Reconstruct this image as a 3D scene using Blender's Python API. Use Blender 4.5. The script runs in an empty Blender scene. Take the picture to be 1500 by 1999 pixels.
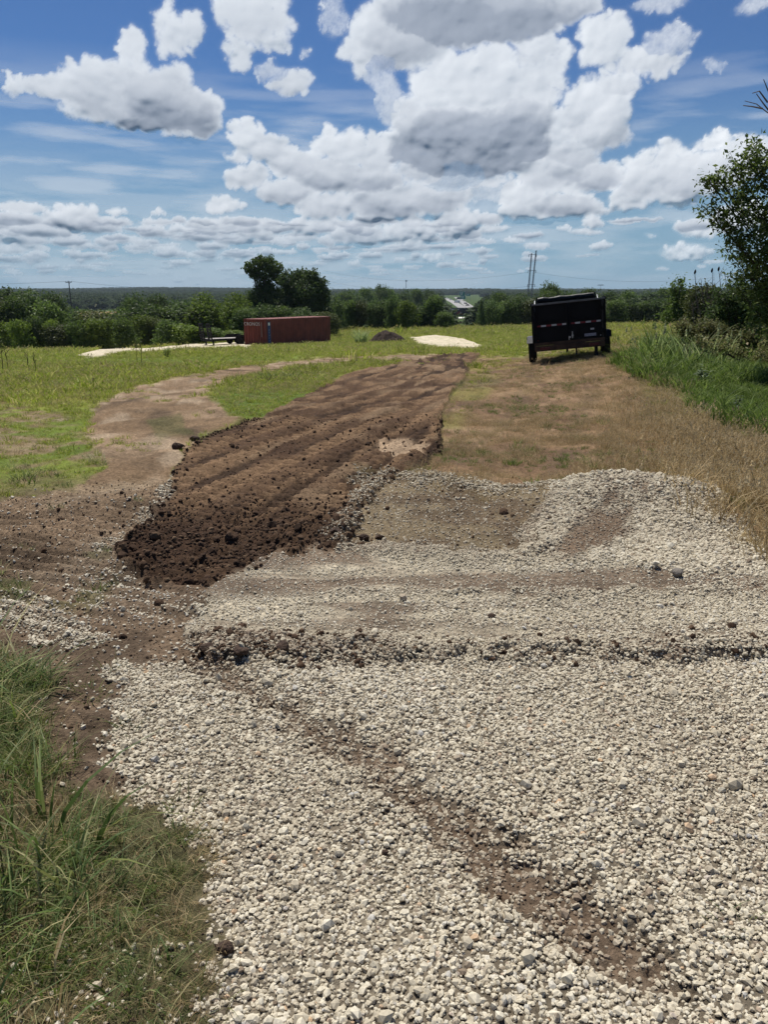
import bpy, math, random
import numpy as np
from mathutils import Vector, Matrix

# ------------------------------------------------------------------ camera, sky, sun, exposure
SC = bpy.context.scene
COL = SC.collection
F, CX, CY = 1502.0, 750.0, 999.5            # lens of the photograph in its own pixels
PITCH = math.radians(15.96)
EYE = 1.6
cam_d = bpy.data.cameras.new('camera')
cam = bpy.data.objects.new('camera', cam_d); COL.objects.link(cam)
cam_d.sensor_fit = 'VERTICAL'; cam_d.sensor_height = 24.0
cam_d.lens = 24.0 * F / 1999.0
cam_d.clip_start = 0.05; cam_d.clip_end = 60000
cam.location = (0, 0, EYE)
cam.rotation_euler = (math.pi / 2 - PITCH, 0, 0)
SC.camera = cam

SUN_EL, SUN_AZ = math.radians(64), math.radians(-28)     # azimuth from +Y, negative to the left
SUNV = Vector((math.sin(SUN_AZ) * math.cos(SUN_EL), math.cos(SUN_AZ) * math.cos(SUN_EL), math.sin(SUN_EL)))
W = bpy.data.worlds.new('World'); SC.world = W; W.use_nodes = True
wn = W.node_tree; wn.nodes.clear()
sky = wn.nodes.new('ShaderNodeTexSky'); sky.sky_type = 'NISHITA'; sky.sun_disc = False
sky.sun_elevation = SUN_EL; sky.sun_rotation = SUN_AZ
sky.altitude = 200; sky.air_density = 1.0; sky.dust_density = 0.0; sky.ozone_density = 4.5
bg = wn.nodes.new('ShaderNodeBackground'); bg.inputs[1].default_value = 0.076
wo = wn.nodes.new('ShaderNodeOutputWorld')
wt = wn.nodes.new('ShaderNodeTexCoord'); wx = wn.nodes.new('ShaderNodeSeparateXYZ'); wn.links.new(wt.outputs['Generated'], wx.inputs[0])
wr = wn.nodes.new('ShaderNodeMapRange'); wr.inputs['From Min'].default_value = 0.0; wr.inputs['From Max'].default_value = 0.26; wr.inputs['To Min'].default_value = 0.92; wr.inputs['To Max'].default_value = 0.0
wr.interpolation_type = 'SMOOTHSTEP'; wn.links.new(wx.outputs['Z'], wr.inputs['Value'])
wm = wn.nodes.new('ShaderNodeMix'); wm.data_type = 'RGBA'; wm.inputs[7].default_value = (3.0, 4.9, 6.4, 1)      # pale blue air low over the horizon
wn.links.new(wr.outputs[0], wm.inputs[0]); wk = wn.nodes.new('ShaderNodeVectorMath'); wk.operation = 'MULTIPLY'; wk.inputs[1].default_value = (.43, .61, .84); wn.links.new(sky.outputs[0], wk.inputs[0]); wn.links.new(wk.outputs[0], wm.inputs[6]); wn.links.new(wm.outputs[2], bg.inputs[0]); wn.links.new(bg.outputs[0], wo.inputs[0])
sl = bpy.data.lights.new('sun', 'SUN'); sl.energy = 5.0; sl.angle = math.radians(0.53); sl.color = (1.0, 0.955, 0.88)
sun = bpy.data.objects.new('sun', sl); COL.objects.link(sun)
sun.rotation_euler = SUNV.to_track_quat('Z', 'Y').to_euler()
SC.view_settings.view_transform = 'Standard'; SC.view_settings.look = 'None'
SC.view_settings.exposure = 0.14; SC.view_settings.gamma = 1.0; SC.view_settings.use_curve_mapping = False
SC.render.engine = 'CYCLES'
cy = SC.cycles
cy.max_bounces = 6; cy.diffuse_bounces = 3; cy.glossy_bounces = 2; cy.transmission_bounces = 3
cy.transparent_max_bounces = 8; cy.volume_bounces = 0
cy.use_denoising = True
cy.caustics_reflective = False; cy.caustics_refractive = False

rng = np.random.default_rng(7)
random.seed(7)

# ------------------------------------------------------------------ numeric helpers
def _h(ix, iy, s):
    n = (ix.astype(np.int64) * 374761393 + iy.astype(np.int64) * 668265263 + s * 974634777) & 0x7fffffff
    n = ((n ^ (n >> 13)) * 1274126177) & 0x7fffffff
    return ((n ^ (n >> 16)) & 0xffff) / 65535.0
def vn(x, y, s=0):
    x = np.asarray(x, float); y = np.asarray(y, float)
    ix = np.floor(x); iy = np.floor(y); fx = x - ix; fy = y - iy
    fx = fx * fx * (3 - 2 * fx); fy = fy * fy * (3 - 2 * fy)
    ix = ix.astype(np.int64); iy = iy.astype(np.int64)
    a = _h(ix, iy, s); b = _h(ix + 1, iy, s); c = _h(ix, iy + 1, s); d = _h(ix + 1, iy + 1, s)
    return (a + (b - a) * fx) * (1 - fy) + (c + (d - c) * fx) * fy
def fbm(x, y, s=0, o=4, g=0.5):
    t = 0.0; a = 1.0; w = 0.0
    for k in range(o):
        t = t + a * vn(x, y, s + k * 17); w += a; a *= g
        x, y = x * 1.94 + y * 0.42 + 13.7, y * 1.94 - x * 0.42 + 7.3
    return t / w                                  # 0..1, mean .5
def ss(e0, e1, x):
    t = np.clip((x - e0) / (e1 - e0), 0, 1); return t * t * (3 - 2 * t)
def sdf(px, py, poly):                            # signed distance to a polygon, negative inside
    P = np.array(poly, float); out = np.full(px.shape, 1e4)
    m = (px > P[:, 0].min() - 140) & (px < P[:, 0].max() + 140) & (py > P[:, 1].min() - 140) & (py < P[:, 1].max() + 140)
    if not m.any(): return out
    x = px[m]; y = py[m]; d = np.full(x.shape, 1e9); ins = np.zeros(x.shape, bool)
    for i in range(len(P)):
        ax, ay = P[i]; bx, by = P[(i + 1) % len(P)]
        ex, ey = bx - ax, by - ay; L = ex * ex + ey * ey + 1e-9
        t = np.clip(((x - ax) * ex + (y - ay) * ey) / L, 0, 1)
        d = np.minimum(d, (x - ax - t * ex) ** 2 + (y - ay - t * ey) ** 2)
        c = (ay > y) != (by > y)
        if ey != 0: ins ^= c & (x < ax + (y - ay) * ex / ey)
    d = np.sqrt(d); out[m] = np.where(ins, -d, d); return out

# ------------------------------------------------------------------ the lie of the land
SY = np.array([-400, 0, 2, 5, 10, 25, 40, 60, 75, 100, 125, 160, 220, 300, 500, 800, 1500, 2400, 3400, 5000, 9000.])
SZ = np.array([0, 0, 0, .05, .20, .72, 1.40, 2.45, 3.15, 3.85, 4.15, 6.2, 9.5, 12, 13.5, 12.5, 8.5, 2.5, -2.5, -6, -6.])
def h0(x, y):
    r = np.sqrt(x * x + y * y)
    yy = np.where(y > 0, y + (r - y) * ss(150, 900, r), y)
    z = -np.interp(yy, SY, SZ)
    z = z + 0.017 * np.clip(x, -90, 90) * ss(25, 70, y) * (1 - ss(500, 1500, r))
    z = z + 0.46 / (1 + np.exp(-np.clip((x - 3.0 - 0.11 * y) / 0.85, -30, 30))) * ss(9, 20, y) * (1 - ss(45, 80, y))
    z = z - 1.1 * ss(14, 40, -x) * ss(60, 84, y) * (1 - ss(150, 300, y))
    z = z + (fbm(x / 6.0, y / 6.0, 3, 3) - .5) * 0.16 * ss(4, 15, r)
    z = z + (fbm(x / 300.0, y / 300.0, 5, 3) - .5) * 9 * ss(500, 1600, r) + (fbm(x / 700.0, y / 700.0, 6, 2) - .5) * 26 * ss(1900, 3000, r)
    z = z + ss(1800, 3600, r) * (x / r) * -4.0
    return z
def proj(x, y, z):                                # where a spot of ground is in the survey photo
    cp, sp = math.cos(PITCH), math.sin(PITCH); dz = z - EYE
    fw = y * cp - dz * sp; up = y * sp + dz * cp
    ok = fw > 0.15; fw = np.where(ok, fw, 1)
    px = np.where(ok, CX + F * x / fw, np.where(x > -1, 1500, -400)); py = np.where(ok, CY - F * up / fw, 2600)
    return np.clip(px, -3000, 4500), np.clip(py, -500, 2700)
def ray(px, py):
    u = (px - CX) / F; v = (CY - py) / F
    cp, sp = math.cos(PITCH), math.sin(PITCH)
    return np.array([u, cp + v * sp, -sp + v * cp])
def hit(px, py, dz=0.0):                          # ground point under a spot of the survey photo
    d = ray(px, py); t = np.geomspace(.6, 9000, 6000)
    z = EYE + t * d[2]; g = h0(t * d[0], t * d[1]) + dz
    k = int(np.argmax(z <= g)) or len(t) - 1
    a, b = t[k - 1], t[k]
    for _ in range(20):
        m = (a + b) / 2
        if EYE + m * d[2] <= float(h0(np.array([m * d[0]]), np.array([m * d[1]]))[0]) + dz: b = m
        else: a = m
    return Vector((b * d[0], b * d[1], EYE + b * d[2]))

SOIL = [(880,693),(938,690),(918,728),(884,770),(857,815),(862,880),(835,905),(800,925),(752,955),(706,1005),(706,1040),(640,1080),(545,1095),(480,1130),(385,1150),(300,1152),(250,1115),(236,1075),(300,1020),(335,960),(360,900),(395,850),(455,825),(520,812),(600,775),(640,745),(720,718),(800,705)]
PATH = [(830,690),(640,698),(480,712),(340,735),(230,765),(172,800),(168,850),(200,910),(150,960),(0,985),(-500,990),(-500,1150),(0,1130),(180,1140),(250,1110),(330,960),(390,850),(470,820),(440,790),(400,768),(440,745),(560,722),(720,706),(860,712),(880,695)]
LOWD = [(-500,1080),(0,985),(150,965),(330,950),(330,1010),(300,1152),(400,1160),(430,1250),(420,1290),(230,1300),(215,1340),(230,1400),(205,1480),(230,1540),(200,1590),(130,1570),(90,1480),(60,1320),(0,1270),(-500,1260)]
RIGHTD = [(938,690),(1040,700),(1215,690),(1235,740),(1300,850),(1380,960),(1500,1060),(2600,1160),(2600,1400),(1500,1100),(1290,965),(1200,945),(1050,990),(790,940),(862,880),(850,815),(915,728)]
DRY = [(1030,700),(1040,655),(1190,640),(1300,628),(1262,700),(1330,770),(1420,850),(2600,940),(2600,1250),(1500,1060),(1290,955),(1050,985),(800,930),(862,880),(960,760)]
LUSH = [(1200,716),(1262,688),(1250,640),(1340,615),(3200,600),(3200,1000),(1560,880),(1420,845),(1330,772)]
MIDP = [(690,910),(800,925),(1060,965),(1070,1010),(1030,1085),(660,1085),(640,1060),(690,1000)]
UPG = [(400,1160),(520,1105),(660,1078),(800,1080),(1010,1100),(1060,1075),(1050,1000),(1120,955),(1200,935),(1290,955),(1400,1010),(1500,1065),(1900,1200),(2600,1400),(2600,1290),(1500,1285),(430,1285),(360,1240)]
PILE = [(1010,1050),(1055,990),(1120,955),(1200,936),(1290,955),(1400,1010),(1500,1065),(1500,1140),(1330,1140),(1200,1110),(1090,1115)]
MAING = [(215,1296),(360,1292),(480,1292),(700,1288),(1500,1283),(2600,1283),(4400,1500),(4400,2700),(430,2700),(400,1999),(430,1850),(400,1660),(250,1560),(206,1480),(230,1400)]
TRACK = [(350,1285),(470,1300),(560,1370),(640,1405),(760,1445),(790,1500),(850,1560),(960,1600),(1030,1660),(1120,1710),(1250,1810),(1330,1930),(1180,1900),(1060,1800),(950,1740),(870,1650),(800,1590),(730,1520),(640,1470),(560,1430),(510,1370),(400,1330)]
ISLE = [(405,770),(470,738),(560,722),(650,714),(660,742),(600,775),(560,795),(500,820),(450,800)]
PALE = [(738,852),(828,856),(832,886),(742,884)]
FG1 = [(797,659),(850,655),(905,662),(942,676),(925,683),(860,682),(825,674)]
FG2 = [(150,694),(200,682),(300,677),(380,673),(490,669),(490,682),(380,684),(270,689),(160,699)]
WHITEL = [(-60,1175),(60,1165),(110,1200),(180,1215),(200,1250),(120,1262),(0,1215),(-60,1220)]
WHITEM = [(190,1085),(290,1030),(330,1000),(350,930),(310,960),(255,1040),(180,1070)]
WHITEN = [(110,1150),(240,1090),(270,1150),(400,1165),(420,1200),(300,1215),(180,1200)]
GRL = [(-500,1262),(0,1268),(60,1320),(95,1480),(120,1560),(240,1560),(400,1640),(430,1850),(400,1999),(400,2700),(-500,2700)]
RIDGE = [(355,1262),(420,1290),(500,1292),(600,1298),(720,1300),(850,1300),(1100,1296),(1500,1288),(2600,1285),(2600,1250),(1500,1250),(1100,1262),(850,1262),(700,1255),(600,1250),(480,1240),(380,1245)]
EDGE2 = [(650,1068),(760,1062),(900,1075),(1010,1085),(1060,1060),(1075,1095),(1010,1112),(880,1106),(740,1095),(660,1092)]
EDGE3 = [(780,924),(860,935),(1000,955),(1090,958),(1090,975),(980,972),(860,952),(790,945)]
GRASSP = [(-500,700),(172,815),(165,850),(200,905),(150,955),(0,965),(-500,960)]
G_SPOT = [[(150,1165),(200,1145),(230,1120),(195,1185),(100,1200),(90,1180)], [(-60,1140),(60,1130),(60,1170),(-60,1190)], [(880,750),(960,735),(985,745),(900,765)], [(280,820),(350,810),(380,850),(320,860)], [(165,1085),(205,1070),(210,1090),(175,1100)]]

def survey(x, y):
    """Height, natural colour and cover of the ground at world points x, y."""
    z = h0(x, y); px, py = proj(x, y, z)
    r = np.sqrt(x * x + y * y)
    wx = (fbm(px / 34, py / 17, 11, 4) - .5); wy = (fbm(px / 34, py / 17, 12, 4) - .5)
    fine = fbm(x * 9, y * 9, 21, 3)
    sc = np.clip((py - 560) / 700, .08, 1.3)
    qx = px + wx * 90 * sc; qy = py + wy * 46 * sc
    def m(poly, w=7):
        d = sdf(qx, qy, poly); w = w * sc + 1.2
        return ss(w, -w, d)
    soil, path, low, rd, dry, lush = m(SOIL, 6), m(PATH, 16), m(LOWD, 46), m(RIGHTD, 26), m(DRY, 34), m(LUSH, 14) * (r < 60)
    mid, upg, pile, main, track = m(MIDP, 16), m(UPG, 9), m(PILE, 16), m(MAING, 14), m(TRACK, 30)
    isle, pale, fg, ridge, e2, e3 = m(ISLE, 9), m(PALE, 5), np.maximum(m(FG1, 5), m(FG2, 6)), m(RIDGE, 12), m(EDGE2, 10), m(EDGE3, 10)
    wl = np.maximum(np.maximum(m(WHITEL, 14) * .9, m(WHITEM, 12) * .7), m(WHITEN, 18) * .20); grl = m(GRL, 18)
    gsp = sum(m(q, 8) for q in G_SPOT); gp = m(GRASSP, 20)
    behind = y < 0.4
    main = np.where(behind & (x > -.6), 1, main)
    # --- heights
    n1 = fbm(x * 1.4, y * 1.4, 31, 4) - .5; n2 = fbm(x * 6, y * 6, 32, 4) - .5; n3 = fbm(x * 22, y * 22, 33, 3) - .5
    near = ss(60, 18, r)
    dz = n1 * .05 * near + n3 * .006 * near
    toe = ss(960, 1060, py) * soil                       # the rough, clod-strewn lower end of the fresh soil
    lump = np.clip(fbm(x * 7, y * 7, 35, 3) - .48, 0, 1)
    dz = dz + soil * (.022 + n2 * .035 + n3 * .02) + toe * (lump * .11 + .0)
    edge = ss(-30 * 1, 0, sdf(qx, qy, SOIL) / np.maximum(sc, .15)) * soil
    dz = dz + edge * lump * .09
    # caterpillar prints: bars across strips that run up the fresh soil
    s_ax = np.array([math.sin(.20), math.cos(.20)]); al = x * s_ax[0] + y * s_ax[1]; ac = x * s_ax[1] - y * s_ax[0] + .55 * np.sin(y * .22)
    lane = np.clip(np.sin(ac * 2 * np.pi / .55 + 7 * (fbm(x * .35, y * .16, 41, 3) - .5)) + 1.1 * (fbm(x * 1.6, y * .6, 46, 3) - .5), -.2, .8)
    bars = (np.sin((al + .03 * n2) * 2 * np.pi / .235) * .5 + .5)
    lanem = ss(-.5, .25, lane) * soil * (1 - toe * ss(.42, .55, fbm(x * 1.2, y * 1.2, 42, 2))) * ss(.3, .42, fbm(x * .8, y * .8, 43, 2) + .1)
    dz = dz + soil * (fbm(ac * 4.5, al * .4, 68, 4) - .5) * -.12 * ss(40, 16, r)
    rb = np.exp(-((sdf(qx, qy, SOIL) + 7 * sc) / (6 * sc)) ** 2) * (px > 800) * (py < 900); dz = dz + rb * .07 * (.4 + lump * 4)
    dz = dz + lanem * (bars ** 1.5 * .05 - .045) * ss(30, 14, r)
    rib = np.sin((x * .35 + y * .94) * 2 * np.pi / .15 + 2 * n2)
    pl = ss(.35, .5, fbm(x * .5 + 4, y * .5, 44, 2))
    dz = dz + (path * .6 + low + rd * .9) * pl * (rib * .5 + .5) * .03 * ss(20, 9, r)
    rut = np.sin((x * .93 - y * .36) * 2 * np.pi / 1.1 + 3 * n1)
    dz = dz + (path + rd * .7) * rut * .022 * near
    dz = dz - pale * .05
    # the spread and heaped gravel
    dz = dz + upg * .035 + ridge * (.014 + lump * .035) + e2 * .03 + e3 * .03 + wl * .01
    e4 = np.exp(-((py - 1170 - wy * 40) / 9) ** 2) * ss(560, 760, px) * (.35 + .65 * ss(.4, .6, fbm(px / 60, py / 30, 14, 2)))
    e5 = np.exp(-((py - 1118 - wy * 40) / 8) ** 2) * ss(880, 1060, px) * ss(1240, 1100, px)
    dz = dz + e4 * .018 + lump * .03 * e4
    px0 = ((x - 1.98) / .85) ** 2 + ((y - 6.15) / .58) ** 2
    dz = dz + .165 * np.exp(-px0 * 1.0) + pile * (fbm(x * 3.2, y * 3.2, 36, 3) - .5) * .09 + .09 * np.exp(-(((x - 3.3) / 1.2) ** 2 + ((y - 5.3 + (x - 3.3) * .7) / .42) ** 2))
    dz = dz - track * .03 - low * .01
    dz = dz + fg * .12 * ss(30, 60, r) * 1.0
    dz = dz + .08 * lush * ss(6, 12, r)
    z = z + dz
    pdirt = np.clip(2.1 * np.exp(-(((px - 1165 + (py - 1050) * 1.1 + wx * 60) / 52) ** 2 + ((py - 1055 + wy * 60) / 48) ** 2)) - .25, 0, 1)
    # --- colours (material tones, with light on the tread bars painted in)
    def C(*c): return np.array(c, float)
    sp = fbm(x * 30, y * 30, 51, 2) * .5 + .5 * fbm(x * 5, y * 5, 50, 4); big = fbm(x * .8, y * .8, 52, 3); patch = fbm(x * .12, y * .12, 53, 3); med = fbm(x * 3, y * 3, 54, 3)
    def mix(a, b, t): return a + (b - a) * t[:, None]
    grass = mix(C(.135, .175, .03) + 0 * x[:, None], C(.27, .28, .06), ss(.38, .72, patch) * .8)
    grass = mix(grass, C(.24, .20, .10), ss(.52, .75, fbm(x * .05, y * .14, 55, 3)) * .55 * ss(130, 60, r))
    grass = mix(grass, C(.05, .09, .02), ss(.5, .7, big) * .3)
    farm = mix(grass, C(.055, .085, .025) + 0 * x[:, None], ss(125, 165, r))
    farm = mix(farm, C(.26, .17, .08) + 0 * x[:, None], np.exp(-(((x + 230) / 75) ** 2 + ((y - 620) / 70) ** 2)) > .5)
    col = mix(farm, C(.17, .12, .08) + 0 * x[:, None], ss(8.5, 6.5, r))
    tan = mix(C(.20, .135, .08) + 0 * x[:, None], C(.29, .205, .13), ss(.35, .7, big))
    tan = mix(tan, C(.12, .085, .055), ss(.5, .75, med) * .5)
    prut = np.sin((np.hypot(x + 1.0, (y - 13) * .8)) * 2 * np.pi / 1.25 + 2.5 * (fbm(x * .3, y * .3, 59, 2) - .5)); tan = mix(tan, C(.10, .07, .045), ss(.2, .9, prut) * .85 * ss(.35, .6, fbm(x * .9, y * .9, 60, 3)))
    lowr = 0
    tan = mix(tan, C(.42, .33, .23), ss(.5, .75, fbm(x * 2.2, y * 1.2, 62, 3)) * .5)
    brn = mix(C(.235, .14, .08) + 0 * x[:, None], C(.155, .10, .06), ss(.35, .65, big))
    dryc = mix(C(.215, .155, .082) + 0 * x[:, None], C(.125, .11, .048), ss(.4, .65, med))
    col = mix(col, tan, gp * .85 * ss(.40, .56, med * .6 + .4 * fbm(x * 1.1, y * 1.1, 64, 3)))
    rdt = np.sin((x * .97 - y * .22 + .25 * np.sin(y * .3)) * 2 * np.pi / 1.05 + 3 * (fbm(x * .4, y * .2, 69, 2) - .5)); brn = mix(brn, C(.11, .075, .048), ss(.3, .95, rdt) * .6 * ss(.35, .55, fbm(x * 1.2, y * .7, 70, 3)))
    brn = mix(brn, C(.33, .22, .135), ss(.55, .72, fbm(x * 3.1, y * 1.7, 73, 3)) * .6)
    col = mix(col, dryc, dry); col = mix(col, brn, rd * (.55 + .45 * ss(.4, .6, big)))
    col = mix(col, C(.06, .085, .022) + 0 * x[:, None], lush)
    col = col
    lowc = mix(C(.19, .135, .088) + 0 * x[:, None], C(.105, .075, .05), ss(.4, .6, med))
    col = mix(col, lowc, low); col = mix(col, tan, path * (1 - .4 * low)); 
    col = mix(col, C(.10, .145, .03) + 0 * x[:, None], isle * ss(.3, .5, med + .15))
    dark = mix(C(.068, .040, .024) + 0 * x[:, None], C(.20, .127, .073), np.clip(lanem * (.02 + bars * .85) + ss(.42, .7, fbm(x * .35, y * .25, 47, 3)) * .45 + (fbm(x * 2.5, y * .9, 48, 3) - .5) * .5, 0, 1))  # raised tread bars lightened in the colour, imitating light on their ridges
    dark = mix(dark, C(.26, .18, .11), ss(.6, .75, fbm(x * 1.1, y * .5, 57, 3)) * .5 * (1 - toe))
    dark = mix(dark, C(.24, .165, .10), ss(.60, .72, fbm(ac * 3.5, al * .55, 67, 4)) * .6 * (1 - toe)); dark = mix(dark, C(.032, .02, .014), ss(.58, .70, fbm(ac * 4.5, al * .4, 68, 4)) * .8)
    dark = mix(dark, C(.048, .028, .018), toe * .75)
    khaki = mix(C(.20, .155, .095) + 0 * x[:, None], C(.13, .095, .06), ss(.4, .65, med))
    col = mix(col, khaki, mid); col = mix(col, dark, soil * (1 - mid * .5)); col = mix(col, C(.36, .26, .17) + 0 * x[:, None], pale)
    bed = mix(C(.27, .23, .17) + 0 * x[:, None], C(.17, .14, .10), ss(.35, .7, med))
    packed = mix(C(.47, .41, .30) + 0 * x[:, None], C(.20, .15, .105), ss(.46, .66, fbm(x * 1.1, y * 2.2, 58, 3)))
    g = np.maximum(main * (1 - upg), wl * .5)
    strk = fbm(x * 1.3, y * 9, 66, 3); packed = mix(packed, C(.16, .12, .085), ss(.54, .66, strk) * .7)
    col = mix(col, bed, g); col = mix(col, packed, upg)
    col = mix(col, C(.17, .12, .08) + 0 * x[:, None], pdirt); col = mix(col, C(.15, .105, .07) + 0 * x[:, None], track * .9); col = mix(col, C(.11, .075, .05) + 0 * x[:, None], ridge * ss(900, 500, px) * .9)
    col = mix(col, C(.60, .52, .39) + 0 * x[:, None], fg * (.65 + .35 * ss(.3, .6, fbm(x * 2.5, y * 1.5, 63, 3))))
    col = mix(col, C(.085, .085, .038) + 0 * x[:, None], grl * .85)
    col = mix(col, C(.07, .10, .025) + 0 * x[:, None], np.clip(gsp, 0, 1) * .35)
    col = col * (.5 + 1.0 * sp)[:, None]
    # --- cover
    hard = np.clip(soil + path + low + main + upg + mid + fg, 0, 1)
    pk = upg * (1 - pile)
    stone = np.clip(main * (1 - track * .62) * (1 - upg) + pk * (.27 + .50 * ss(.56, .40, fbm(x * 1.1, y * 2.2, 58, 3)) + .8 * e4 + .6 * e5) + pile * 1.0 + wl * .75 + e2 * .8 + e3 * .8 + ridge * .95 + mid * .09 + low * .03 + fg * .5, 0, 1)
    
    stone = np.maximum(stone * (1 - soil) * (1 - .75 * pdirt), soil * mid * .35)
    stone = stone * (1 - grl * .7) + grl * .10 * ss(1750, 1950, py)
    dirty = np.clip(track * .9 + pdirt + ridge * ss(1000, 500, px) * .6 + ridge * .25 + e2 * .35 + mid * .5 + pk * .12 + e4 * .3 + pile * .22, 0, 1)
    path_e = 0
    turf = np.clip(1 - hard - rd * .9 - dry * .6 - lush, 0, 1) * (r < 140) * (r > 7) + isle * .9
    return dict(z=z, px=px, py=py, r=r, col=np.clip(col, 0, 1), soil=soil, toe=toe, edge=edge, path=path, low=low, rd=rd, dry=dry * (1 - rd * .5) * (1 - upg) * (1 - main), lush=lush,
                stone=stone, dirty=dirty, turf=turf, isle=isle, grl=grl, ridge=ridge, pile_=pile, track=track, main=main, upg=upg, gp=gp, gsp=np.clip(gsp, 0, 1), mid=mid, hard=hard, big=big, med=med, patch=patch)

# ------------------------------------------------------------------ mesh and object helpers
MATS = {}
def mat(name, color=(.5, .5, .5), rough=.7, metal=0.0, var=0.15, scale=6.0, bump=0.0, spec=.3, attr=None, vary=None):
    if name in MATS: return MATS[name]
    m = bpy.data.materials.new(name); m.use_nodes = True; n = m.node_tree.nodes; l = m.node_tree.links
    b = n['Principled BSDF']; b.inputs['Roughness'].default_value = rough; b.inputs['Metallic'].default_value = metal
    b.inputs['Specular IOR Level'].default_value = spec
    tc = n.new('ShaderNodeTexCoord'); nz = n.new('ShaderNodeTexNoise'); nz.inputs['Scale'].default_value = scale; nz.inputs['Detail'].default_value = 5
    l.new(tc.outputs['Object'], nz.inputs['Vector'])
    mp = n.new('ShaderNodeMapRange'); mp.inputs['From Min'].default_value = .3; mp.inputs['From Max'].default_value = .7
    mp.inputs['To Min'].default_value = 1 - var; mp.inputs['To Max'].default_value = 1 + var
    l.new(nz.outputs['Fac'], mp.inputs['Value'])
    mx = n.new('ShaderNodeVectorMath'); mx.operation = 'SCALE'
    if attr:
        a = n.new('ShaderNodeAttribute'); a.attribute_name = attr; l.new(a.outputs['Color'], mx.inputs[0])
    else: mx.inputs[0].default_value = color
    l.new(mp.outputs[0], mx.inputs['Scale'])
    l.new(mx.outputs[0], b.inputs['Base Color'])
    if bump:
        bp = n.new('ShaderNodeBump'); bp.inputs['Strength'].default_value = bump; bp.inputs['Distance'].default_value = .02
        l.new(nz.outputs['Fac'], bp.inputs['Height']); l.new(bp.outputs[0], b.inputs['Normal'])
    MATS[name] = m; return m
def leaf_mat(name, c1, c2, c3=None, trans=.35, source='GEOMETRY', rough=.55):
    """foliage or grass: colour by each leaf's own tone, some light coming through"""
    m = bpy.data.materials.new(name); m.use_nodes = True; n = m.node_tree.nodes; l = m.node_tree.links; n.clear()
    a = n.new('ShaderNodeAttribute'); a.attribute_name = 'tone'; a.attribute_type = source
    r = n.new('ShaderNodeValToRGB'); e = r.color_ramp.elements
    e[0].color = (*c1, 1); e[1].color = (*c2, 1)
    if c3 is not None:
        e[1].position = .6; k = e.new(1.0); k.color = (*c3, 1)
    oi = n.new('ShaderNodeObjectInfo'); mr = n.new('ShaderNodeMapRange'); mr.inputs['To Min'].default_value = .72; mr.inputs['To Max'].default_value = 1.28
    l.new(oi.outputs['Random'], mr.inputs['Value'])
    mx = n.new('ShaderNodeVectorMath'); mx.operation = 'SCALE'
    l.new(a.outputs['Fac'], r.inputs[0]); l.new(r.outputs[0], mx.inputs[0]); l.new(mr.outputs[0], mx.inputs['Scale'])
    b = n.new('ShaderNodeBsdfPrincipled'); b.inputs['Roughness'].default_value = rough; b.inputs['Specular IOR Level'].default_value = .25
    t = n.new('ShaderNodeBsdfTranslucent'); ms = n.new('ShaderNodeMixShader'); ms.inputs[0].default_value = trans
    o = n.new('ShaderNodeOutputMaterial')
    l.new(mx.outputs[0], b.inputs['Base Color']); l.new(mx.outputs[0], t.inputs[0])
    l.new(b.outputs[0], ms.inputs[1]); l.new(t.outputs[0], ms.inputs[2]); l.new(ms.outputs[0], o.inputs[0])
    MATS[name] = m; return m
def raw_mesh(name, V, Fc, m=None, smooth=False):  # V (n,3); Fc (m,k) ints with constant k
    me = bpy.data.meshes.new(name); V = np.asarray(V, np.float32); Fc = np.asarray(Fc, np.int32)
    me.vertices.add(len(V)); me.vertices.foreach_set('co', V.ravel())
    k = Fc.shape[1]; me.loops.add(Fc.size); me.loops.foreach_set('vertex_index', Fc.ravel())
    me.polygons.add(len(Fc)); me.polygons.foreach_set('loop_start', np.arange(0, Fc.size, k, dtype=np.int32))
    me.polygons.foreach_set('use_smooth', np.full(len(Fc), smooth)); me.update(calc_edges=True)
    if m: me.materials.append(m)
    return me
def fattr(me, name, data, dom='POINT', typ='FLOAT'):
    a = me.attributes.new(name, typ, dom)
    a.data.foreach_set({'FLOAT': 'value', 'INT': 'value', 'FLOAT_VECTOR': 'vector', 'FLOAT_COLOR': 'color'}[typ], np.asarray(data).astype(np.int32 if typ == 'INT' else np.float32).ravel())
def tag(o, label=None, cat=None, group=None, kind=None):
    if label: o['label'] = label
    if cat: o['category'] = cat
    if group: o['group'] = group
    if kind: o['kind'] = kind
    return o
def link(name, me, parent=None, loc=None):
    o = bpy.data.objects.new(name, me); COL.objects.link(o)
    if parent: o.parent = parent
    if loc is not None: o.location = loc
    return o
def empty(name, loc=(0, 0, 0), rot=(0, 0, 0)):
    o = bpy.data.objects.new(name, None); COL.objects.link(o); o.location = loc; o.rotation_euler = rot; o.empty_display_size = .3
    return o
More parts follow.
